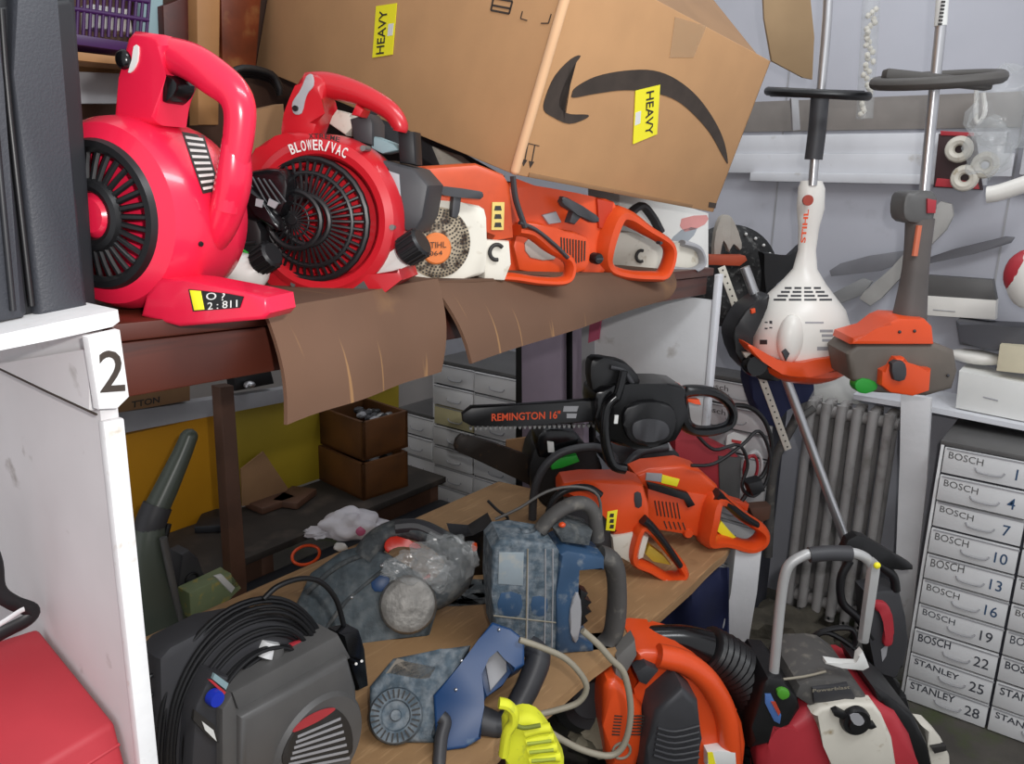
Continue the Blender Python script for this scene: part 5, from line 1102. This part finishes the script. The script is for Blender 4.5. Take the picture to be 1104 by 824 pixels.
# radiator
X = 2.60; Ya = onX(866, 440, X).y; Yb = onX(968, 452, X).y; ztp = onX(910, 440, X).z
F = Fr((X, Ya, 0), axes=AXX)
rd = thing('radiator', 'old grey column radiator standing by the end wall between hose and drawers', 'radiator', F)
n = 6; W_ = Ya - Yb
for i in range(n):
    x = (i + .5) * W_ / n; mb = MB(F)
    for yy in (0, .07):
        mb.tube([(x, yy, .1), (x, yy, .14), (x, yy, ztp - .05), (x, yy + (.01 if yy == 0 else -.01), ztp - .02), (x, .035, ztp)], .0155, m_rad, seg=14, sm=3, flat=1.0)
    mb.box((x, -.004, ztp / 2 + .03), (.022, .02, ztp - .14), m_rad, .009)
    mb.box((x, .035, .12), (.03, .09, .06), m_rad, .012); mb.box((x, .035, ztp - .03), (.03, .09, .05), m_rad, .012)
    mb.build('column', rd)
mb = MB(F); mb.cyl((0, .035, .12), (W_, .035, .12), .02, m_rad); mb.cyl((0, .035, ztp - .03), (W_, .035, ztp - .03), .02, m_rad); mb.cyl((.01, .035, .1), (.01, .035, ztp - .03), .012, m_rad)
mb.box((.02, .035, .06), (.03, .07, .12), m_rad, .006); mb.box((W_ - .02, .035, .06), (.03, .07, .12), m_rad, .006); mb.build('headers', rd)
simple('white_board', 'white board standing upright between the radiator and the card-drawer cabinet', 'board', lambda m: m.pp([(971, 424), (1004, 430), (999, 520), (988, 622), (975, 740), (950, 740), (966, 600), (970, 500)], 0, .02, m_white, .002), FXn(2.52, 985, 640))
# hanging and shelved things top right
simple('cardboard_box_flap', 'cardboard box flap hanging at the top centre right of the big carton', 'cardboard', lambda m: m.pp([(820, -60), (868, -60), (878, 40), (876, 86), (866, 84), (832, 66), (824, 20)], 0, .02, mat('tan_board2', '#a58a68', .8, var=.06), .002), Fr(dep(850, 60, 2.05), 30, tilt=-8))
simple('clear_tube', 'clear plastic tube of beads hanging between the two strimmer shafts', 'tube', lambda m: (m.pt([(941, -30), (936, 60), (932, 128)], m.F.r(9, 936, 60), m_clear, 0, sm=3, seg=16), [m.ell(m.F.P(941 - t * .085 + random.uniform(-5, 5), 10 + t * 1.18, random.uniform(-.008, .01)), (.008, .007, .009), m_cream, .3, sub=2, seed=t) for t in range(0, 98, 3)]), Fr(dep(935, 100, 2.35), 40))
F = FXn(2.74, 1045, 195)
tp = thing('tape_rolls', 'shrink-wrapped pack of pale tape rolls in black and red packaging on the wall rail', 'packet', F)
mb = MB(F); mb.pp([(1012, 144), (1050, 146), (1058, 205), (1006, 202)], -.01, .03, mat('black_card', '#3a2526', .5), .003); mb.build('backing_card', tp)
mb = MB(F); mb.pp([(1010, 192), (1054, 196), (1056, 204), (1008, 201)], -.013, -.008, m_redc, .001); mb.build('red_stripe', tp, 'red stripe'); mb = MB(F); mb.pp([(1014, 141), (1050, 143), (1050, 147), (1014, 146)], -.013, -.008, m_redc, .001); mb.build('red_stripe', tp, 'red stripe')
for x, y in ((1034, 161), (1040, 192), (1062, 178)):
    mb = MB(F); q = F.P(x, y, -.03); mb.torus(q, F.r(9, x, y), F.r(5, x, y), m_cream, seg=24); mb.build('tape_roll', tp)
simple('plastic_bag', 'clear crumpled plastic bag hanging at the right edge above the tape rolls', 'bag', lambda m: (m.ell(m.F.P(1085, 120), (.09, .04, .11), m_clear, .5, 6, 3, seed=3), m.ell(m.F.P(1066, 160), (.06, .03, .08), m_clear, .5, 6, 3, seed=9)), FXn(2.66, 1080, 190))
simple('white_roll', 'white rounded end of a roll sticking out below the tape rolls', 'roll', lambda m: m.pt([(1064, 210), (1080, 207), (1130, 190)], m.F.r(9, 1080, 210), m_stw, 0, sm=3, seg=16), FXn(2.6, 1085, 215))
simple('helmet', 'white and red rounded object at the far right edge', 'safety gear', lambda m: (m.ell(m.F.P(1112, 300), (.06, .05, .085), m_stw, sub=3), m.ell(m.F.P(1108, 296), (.058, .045, .07), m_redc, sub=3)), FXn(2.6, 1105, 330))
simple('rail_hook', 'small white hook hanging under the grey strimmer handle', 'hook', lambda m: m.pt([(1053, 96), (1052, 128), (1056, 132), (1062, 120), (1060, 100)], m.F.r(2.4, 1055, 110), m_stw, 0, sm=3), FXn(2.76, 1055, 130))

# ============================================================ under the board, on the floor
simple('white_board', 'white board standing on the floor under the right end of the workboard', 'panel', lambda m: m.pp([(793, 590), (822, 590), (816, 640), (806, 700), (776, 690), (788, 640)], 0, .05, m_white, .002), Fr(dep(800, 690, 2.35), 40))
def cloth(u, v): return FC.P(706 + 80 * u, 612 + 82 * v, .03 * math.sin(u * 9) + .02 * math.sin(v * 6 + u * 4))
FC = Fr(dep(740, 660, 2.25), 50)
simple('navy_cloth', 'dark navy cloth hanging in the shadow under the workboard', 'cloth', lambda m: m.grid(cloth, 18, 12, m_blued, .006), FC)
simple('sack', 'dark rough sack heaped on the floor under the workboard', 'sack', lambda m: m.ell((0, .0, .0), (.2, .14, .14), mat('sack', '#2b2926', .9, bump=.5), .4, 5, 4), Fr(onZ(770, 730, .1) + Vector((-.1, .25, 0)), 50))
# orange backpack blower
F = Fr(dep(730, 780, 1.78), 44)
z8 = lambda l: [(620 + x / 4.479, 640 + y / 4.479) for x, y in l]
F = Fr((F.O.x, F.O.y, 0.0), 44)
bb = thing('backpack_blower', 'orange backpack blower with a dark filter box on the floor below the board', 'leaf blower', F)
mb = MB(F)
mb.pp(z8([(300, 290), (340, 282), (430, 288), (530, 315), (610, 360), (680, 420), (735, 490), (780, 560), (815, 640), (832, 740), (822, 840), (800, 900), (560, 900), (420, 900), (330, 740), (270, 600), (250, 520), (330, 470), (300, 400)]), .02, .16, m_or2, .025, sm=1, seg=4); mb.build('fan_volute', bb)
mb = MB(F); mb.pt(z8([(400, 300), (520, 330), (620, 400), (690, 500), (730, 600), (745, 740), (748, 850)]), F.r(13, 740, 720), m_or2, .02, sm=4, seg=14); mb.build('air_duct', bb)
mb = MB(F); mb.pp(z8([(140, 470), (160, 435), (200, 425), (235, 450), (330, 560), (340, 740), (300, 850), (160, 850), (136, 640)]), -.01, .1, m_or2, .018, sm=1, seg=3)
for c in range(2):
    for i in range(7): mb.pp(z8([(190 + c * 90 - i * 2, 590 + i * 15), (228 + c * 108 - i * 2, 592 + i * 15), (228 + c * 108 - i * 2, 597 + i * 15), (190 + c * 90 - i * 2, 595 + i * 15)]), -.0115, -.009, m_print)
mb.build('engine_cover', bb)
mb = MB(F); mb.pp(z8([(390, 575), (520, 458), (600, 530), (612, 700), (600, 900), (330, 900), (350, 740)]), -.06, .03, m_dk, .015, seg=3)
for i in range(6): mb.pt(z8([(398 - i * 4, 650 + i * 26), (480, 668 + i * 28), (600, 640 + i * 30)]), .0035, m_dk, -.062, sm=3)
mb.build('filter_box', bb)
mb = MB(F); mb.pp(z8([(292, 385), (345, 348), (405, 375), (345, 445), (310, 430)]), -.005, .03, m_dk, .004); mb.build('knob', bb)
mb = MB(F); mb.pp(z8([(640, 770), (700, 760), (775, 770), (780, 850), (640, 850)]), -.006, .03, m_stickw, .001); mb.pp(z8([(640, 770), (665, 768), (680, 830), (645, 830)]), -.007, -.005, m_sticker); mb.build('label', bb, 'white and yellow label')
mb = MB(F); q = F.P(*z8([(225, 760)])[0], -.012); mb.torus(q, .02, .003, m_cable); mb.build('cap_ring', bb)
mb = MB(F); mb.box((.02, .1, .1), (.34, .22, .2), m_blk, .03); mb.build('base_frame', bb)
mb = MB(F); mb.pp(z8([(200, 310), (290, 225), (300, 300), (230, 420), (190, 440)]), .02, .06, mat('grey_strap', '#6f6d6a', .7), .004); mb.build('harness_strap', bb)
F = Fr(dep(760, 700, 1.86), 44)
bh = thing('blower_hose', 'thick black corrugated hose curving behind the orange backpack blower', 'hose', F)
hp = z8([(290, 225), (400, 222), (520, 228), (630, 262), (730, 320), (820, 400), (880, 500), (900, 640), (900, 800)])
pr_ = F.r(1, 760, 700)
mb = MB(F); mb.pt(hp[:4], [pr_ * 13, pr_ * 15, pr_ * 17, pr_ * 20], m_blks, .02, sm=6, seg=20); mb.build('tube_end', bh, 'smooth shiny tube end')
sp = cat([F.P(x, y, .02 + i * .004) for i, (x, y) in enumerate(hp[3:])], 9, False)
mb = MB(F); mb.tube(sp, [pr_ * (23 + 2.4 * (i % 2) + i * .2) for i in range(len(sp))], m_blk, sm=0, seg=20); mb.build('corrugated_section', bh)
mb = MB(F); q = F.P(*hp[0], .02); mb.torus(q, pr_ * 12, pr_ * 2.5, m_silver, axis=(1, 0, 0), seg=20); mb.build('end_ring', bh)
simple('beige_cable', 'beige cable looping from the upright breaker over the board edge', 'cable', lambda m: m.pt([(560, 690), (583, 698), (612, 712), (632, 738), (624, 757), (600, 766), (584, 770)], m.F.r(3.4, 600, 740), m_cable, 0, sm=5, seg=10), Fr(dep(600, 740, 1.42), 42))
simple('beige_cable', 'large beige cable loop hanging below the upright breaker over the orange blower', 'cable', lambda m: m.pt([(628, 680), (645, 695), (658, 710), (673, 727), (680, 765), (674, 800), (658, 815), (626, 808), (591, 789)], m.F.r(3.6, 660, 760), m_cable, 0, sm=5, seg=10), Fr(dep(660, 760, 1.44), 42))
# yellow glove
F = Fr(dep(570, 800, 1.28), 42)
gl = thing('work_glove', 'bright yellow work glove hanging over the front edge of the workboard', 'glove', F)
mb = MB(F); mb.pp(z7([(560, 510), (590, 480), (640, 462), (690, 475), (730, 520), (765, 580), (790, 680), (600, 700), (570, 620)]), 0, .035, m_glove, .014, sm=2, seg=3)
for i in range(4):
    a = z7([(640 + i * 6, 520 + i * 34), (735 + i * 12, 500 + i * 36)]); mb.pt([a[0], ((a[0][0] + a[1][0]) / 2, a[0][1] - 4), a[1]], .008, m_glove, .002, sm=4)
mb.build('palm', gl)
mb = MB(F); mb.pt(z7([(545, 408), (575, 415), (598, 440), (598, 480), (575, 520), (562, 600)]), .0085, m_glove, -.012, flat=1.2, sm=5); mb.build('strap', gl)
mb = MB(F); mb.pt(z7([(612, 492), (640, 500), (700, 490)]), .0035, mat('olive_trim', '#6f7a2a', .7), -.006, sm=4); mb.build('trim', gl)
mb = MB(F)
for i in range(3):
    a = z7([(650 + i * 8, 560 + i * 32), (740 + i * 8, 548 + i * 34)]); mb.pt([a[0], a[1]], .0028, mat('stripe_green_%s' % 'abc'[i], '#9aa63a', .7), -.006, sm=2)
mb.build('grip_stripe', gl)
simple('dusty_block', 'pale dusty lump on the floor behind the yellow glove', 'rubble', lambda m: m.ell((0, 0, 0), (.07, .05, .05), mat('rubble', '#77705f', .9, bump=.6), .5, 6, 3), Fr(onZ(650, 790, .25), 42))
simple('black_wheel', 'black wheel in shadow left of the orange backpack blower', 'wheel', lambda m: (m.torus((0, 0, 0), .07, .03, m_blk), m.lathe((0, -.02, 0), [(0, 0), (0, .05), (.04, .05), (.04, 0)], m_dk)), Fr(dep(638, 750, 1.85), 44))
# red and white mower / tiller
F = Fr(dep(910, 780, 1.84), 38); F = Fr((F.O.x, F.O.y, 0), 38)
zA = lambda l: [(780 + x / 3.122, 560 + y / 3.122) for x, y in l]
mw = thing('garden_tiller', 'red and white engine machine with a folding grey handle, bottom right on the floor', 'garden machine', F)
mb = MB(F); mb.pp(zA([(120, 790), (150, 760), (200, 720), (225, 690), (300, 640), (400, 620), (520, 622), (590, 660), (640, 740), (665, 840), (680, 1000), (120, 1000)]), .0, .24, m_redc, .03, sm=1, seg=4); mb.build('red_cowl', mw)
mb = MB(F); mb.pp(zA([(300, 660), (330, 638), (420, 622), (510, 626), (535, 660), (570, 740), (595, 900), (380, 900), (350, 760)]), -.016, .02, m_cream, .01, sm=1, seg=3); mb.build('white_cover', mw)
mb = MB(F); q = F.P(*zA([(445, 680)])[0], -.024); rc_ = F.r(16, 922, 778)
mb.lathe(q, [(-.014, 0), (-.014, rc_ * .55), (-.008, rc_ * .62), (-.008, rc_ * .9), (0, rc_), (.02, rc_)], m_blk, seg=28)
mb.pp(zA([(368, 650), (385, 642), (420, 660), (410, 680), (375, 665)]), -.03, -.015, m_blk, .003); mb.pp(zA([(480, 690), (510, 690), (518, 702), (500, 710), (475, 706)]), -.03, -.015, m_blk, .003); cp = mb.build('fuel_cap', mw)
mb = MB(F); mb.pp(zA([(425, 660), (455, 655), (475, 680), (462, 695), (440, 690)]), -.0395, -.038, m_lgrey, sm=2); mb.build('cap_print', cp)
mb = MB(F); mb.pp(zA([(240, 600), (255, 560), (300, 540), (380, 538), (420, 545), (470, 580), (500, 622), (400, 622), (300, 640)]), .01, .2, m_griph, .012, sm=1); mb.build('top_cover', mw)
mb = MB(F); mb.pp(zA([(300, 570), (420, 556), (445, 600), (440, 612), (305, 620)]), .002, .02, m_dk, .003); mb.text('Powerblast', zA([(300, 583)])[0], zA([(425, 570)])[0], zA([(300, 572)])[0], m_cable, .0012, bold=.01); mb.build('nameplate', mw)
mb = MB(F); mb.pp(zA([(130, 560), (150, 535), (200, 540), (250, 600), (262, 640), (220, 690), (190, 720), (140, 740), (90, 780), (95, 700)]), -.0, .16, m_blk, .012); mb.pp(zA([(500, 560), (560, 600), (640, 660), (690, 760), (720, 900), (660, 900), (640, 740), (590, 660), (520, 622)]), .02, .2, m_blk, .012); mb.build('side_frame', mw)
mb = MB(F); mb.pp(zA([(182, 580), (200, 572), (222, 582), (222, 600), (200, 610), (184, 598)]), -.01, .0, mat('lime_button', '#4f9a2e', .4), .003, sm=2); mb.build('button', mw, 'green button')
mb = MB(F); mb.pp(zA([(140, 590), (160, 590), (195, 660), (190, 690), (170, 680), (140, 620)]), -.004, .0, mat('blue_label', '#4a6da8', .5), .001); mb.pp(zA([(160, 615), (175, 615), (192, 650), (186, 662)]), -.006, -.003, mat('red_label_b', '#b8452f', .5)); mb.build('label', mw, 'blue and red label')
mb = MB(F); mb.pp(zA([(250, 535), (330, 518), (350, 525), (355, 540), (260, 552)]), .06, .14, m_redc, .006); mb.build('rear_cowl', mw)
rr = F.r(5.6, 840, 680)
mb = MB(F); mb.pt(zA([(168, 530), (178, 420), (192, 280), (205, 195), (225, 150), (270, 122), (300, 116), (360, 112), (420, 112), (460, 120), (488, 140), (500, 170), (492, 240), (480, 330), (470, 410)]), rr, m_silp, .03, sm=4, seg=14); mb.build('folding_handle', mw, 'silver tubular handle')
mb = MB(F); mb.pt(zA([(288, 120), (360, 114), (428, 116)]), rr * 1.5, m_dk, .03, sm=4, seg=14); mb.build('handle_grip', mw)
mb = MB(F); mb.pp(zA([(500, 158), (516, 140), (530, 152), (526, 180), (505, 320), (490, 420), (466, 412), (480, 300)]), .01, .03, m_silp, .004); q = F.P(*zA([(517, 156)])[0], .005); mb.ell(q, (.008, .006, .008), m_sticker, sub=2); mb.build('handle_bracket', mw)
mb = MB(F); mb.pp(zA([(455, 460), (470, 445), (480, 470), (492, 500), (470, 512), (400, 502), (345, 490), (345, 478), (400, 486), (450, 488)]), .01, .03, m_stickw, .003); mb.pt(zA([(150, 545), (270, 530), (345, 512)]), .003, m_cable, .02, sm=3); mb.build('latch', mw, 'white latch')
mb = MB(F); mb.pp(zA([(670, 700), (700, 705), (735, 740), (765, 800), (770, 900), (700, 900), (700, 760)]), .05, .1, m_cream, .01, sm=1); mb.pp(zA([(700, 770), (750, 762), (752, 780), (712, 790)]), .04, .052, m_ink, .001); mb.build('wheel_guard', mw, 'dirty white rounded guard')
mb = MB(F)
mb.box((.02, .1, .13), (.34, .2, .1), m_dk, .02); mb.build('deck', mw)
for s_ in (-.16, .2): mb = MB(F); mb.torus((s_, .1, .1), .075, .025, m_blk, axis=(1, 0, 0)); mb.box((s_, .1, .1), (.03, .1, .1), m_dk, .02); mb.build('wheel', mw)
# hedge trimmer
F = Fr(dep(945, 700, 2.14), 38)
ht = thing('hedge_trimmer', 'black and red hedge trimmer standing behind the silver folding handle', 'hedge trimmer', F)
mb = MB(F); mb.pp(zA([(400, 110), (420, 70), (450, 55), (480, 62), (560, 110), (640, 158), (640, 172), (600, 175), (530, 165), (500, 150), (450, 140)]), -.0, .03, m_blk, .006); mb.build('blade_guard', ht)
mb = MB(F); mb.pp(zA([(480, 250), (540, 240), (585, 240), (600, 255), (612, 330), (628, 420), (610, 500), (575, 520), (530, 560), (510, 500), (490, 400)]), .0, .07, m_dk, .012, sm=1); mb.pp(zA([(530, 440), (555, 420), (548, 460), (535, 480)]), -.002, .001, m_lgrey); mb.build('body', ht)
mb = MB(F); mb.pp(zA([(510, 282), (540, 280), (562, 300), (572, 350), (574, 410), (565, 428), (545, 430), (540, 410), (548, 370), (540, 330), (515, 310)]), -.012, .03, m_redc, .006, sm=2); mb.build('trigger_grip', ht, 'red inner grip')
mb = MB(F); mb.pt(zA([(425, 140), (395, 200), (400, 280), (450, 330), (500, 400)]), .011, m_blk, .01, sm=5); mb.pt(zA([(520, 150), (570, 190), (580, 240)]), .012, m_blk, .01, sm=5); mb.pp(zA([(490, 480), (560, 540), (600, 560), (600, 620), (540, 600), (500, 540)]), .0, .06, m_blk, .01)
mb.pp(zA([(540, 600), (620, 600), (630, 900), (540, 900)]), .03, .08, m_blk, .01); mb.build('guard_loop', ht)
simple('power_cord', 'tangled black cord behind the tiller handle', 'cable', lambda m: m.pt(zA([(210, 520), (260, 480), (300, 400), (360, 370), (430, 370), (440, 420), (380, 450), (300, 470), (290, 420), (340, 380), (420, 420), (450, 460), (400, 480), (340, 470), (280, 500), (240, 520)]), .0075, m_blk, .0, sm=5, seg=8), Fr(dep(890, 700, 2.12), 38))
simple('debris', 'brown earthy debris heaped on the floor behind the black cord', 'debris', lambda m: m.ell((0, 0, 0), (.22, .14, .09), mat('earth', '#4f4a40', .95, var=.4, bump=1), .5, 7, 4), Fr(onZ(850, 690, .02) + Vector((0, .05, 0)), 40), kind='stuff')

# ------------------------------------------------------------ settle every thing on what carries it
bpy.context.view_layer.update()
def settle(names, fn):
    for o in list(bpy.data.objects):
        if o.parent is None and 'label' in o.keys() and o.name.split('.')[0] in names and fn(o, None) is not None:
            for c in [o] + list(o.children_recursive):
                if c.type != 'MESH': continue
                M_ = WM[c.name]; Mi = M_.inverted(); ch = False
                for v in c.data.vertices:
                    p = M_ @ v.co; z = fn(o, p)
                    if z is not None and p.z < z: p.z = z; v.co = Mi @ p; ch = True
                if ch: c.data.update()
BOARD = ('chainsaw', 'breaker_hammer', 'rotary_hammer', 'battery_booster', 'coiled_cable', 'battery_pack', 'battery_charger', 'power_tool', 'tool_head', 'plastic_bag')
def fb(o, p):
    z0 = WM[o.name].translation.z
    if z0 > 1.1 or z0 < .3: return None
    if p is None: return 0
    return .5005 if (p.y > .74 and p.x < 2.08) else (.38 if p.z < .38 else None)
settle(BOARD, fb)
def fu(o, p):
    z0 = WM[o.name].translation.z
    if z0 < 1.1: return None
    if p is None: return 0
    return zs(p.x) + .0005 if (.75 < p.y < 1.5 and .36 < p.x < 1.76) else None
settle(('chainsaw', 'leaf_blower', 'small_carton'), fu)
def ff(o, p): return 0.0005 if p is not None else 0
settle(('backpack_blower', 'garden_tiller', 'hedge_trimmer', 'blower_hose', 'debris', 'sack', 'radiator', 'blower_tube', 'white_board', 'motor_housing'), ff)
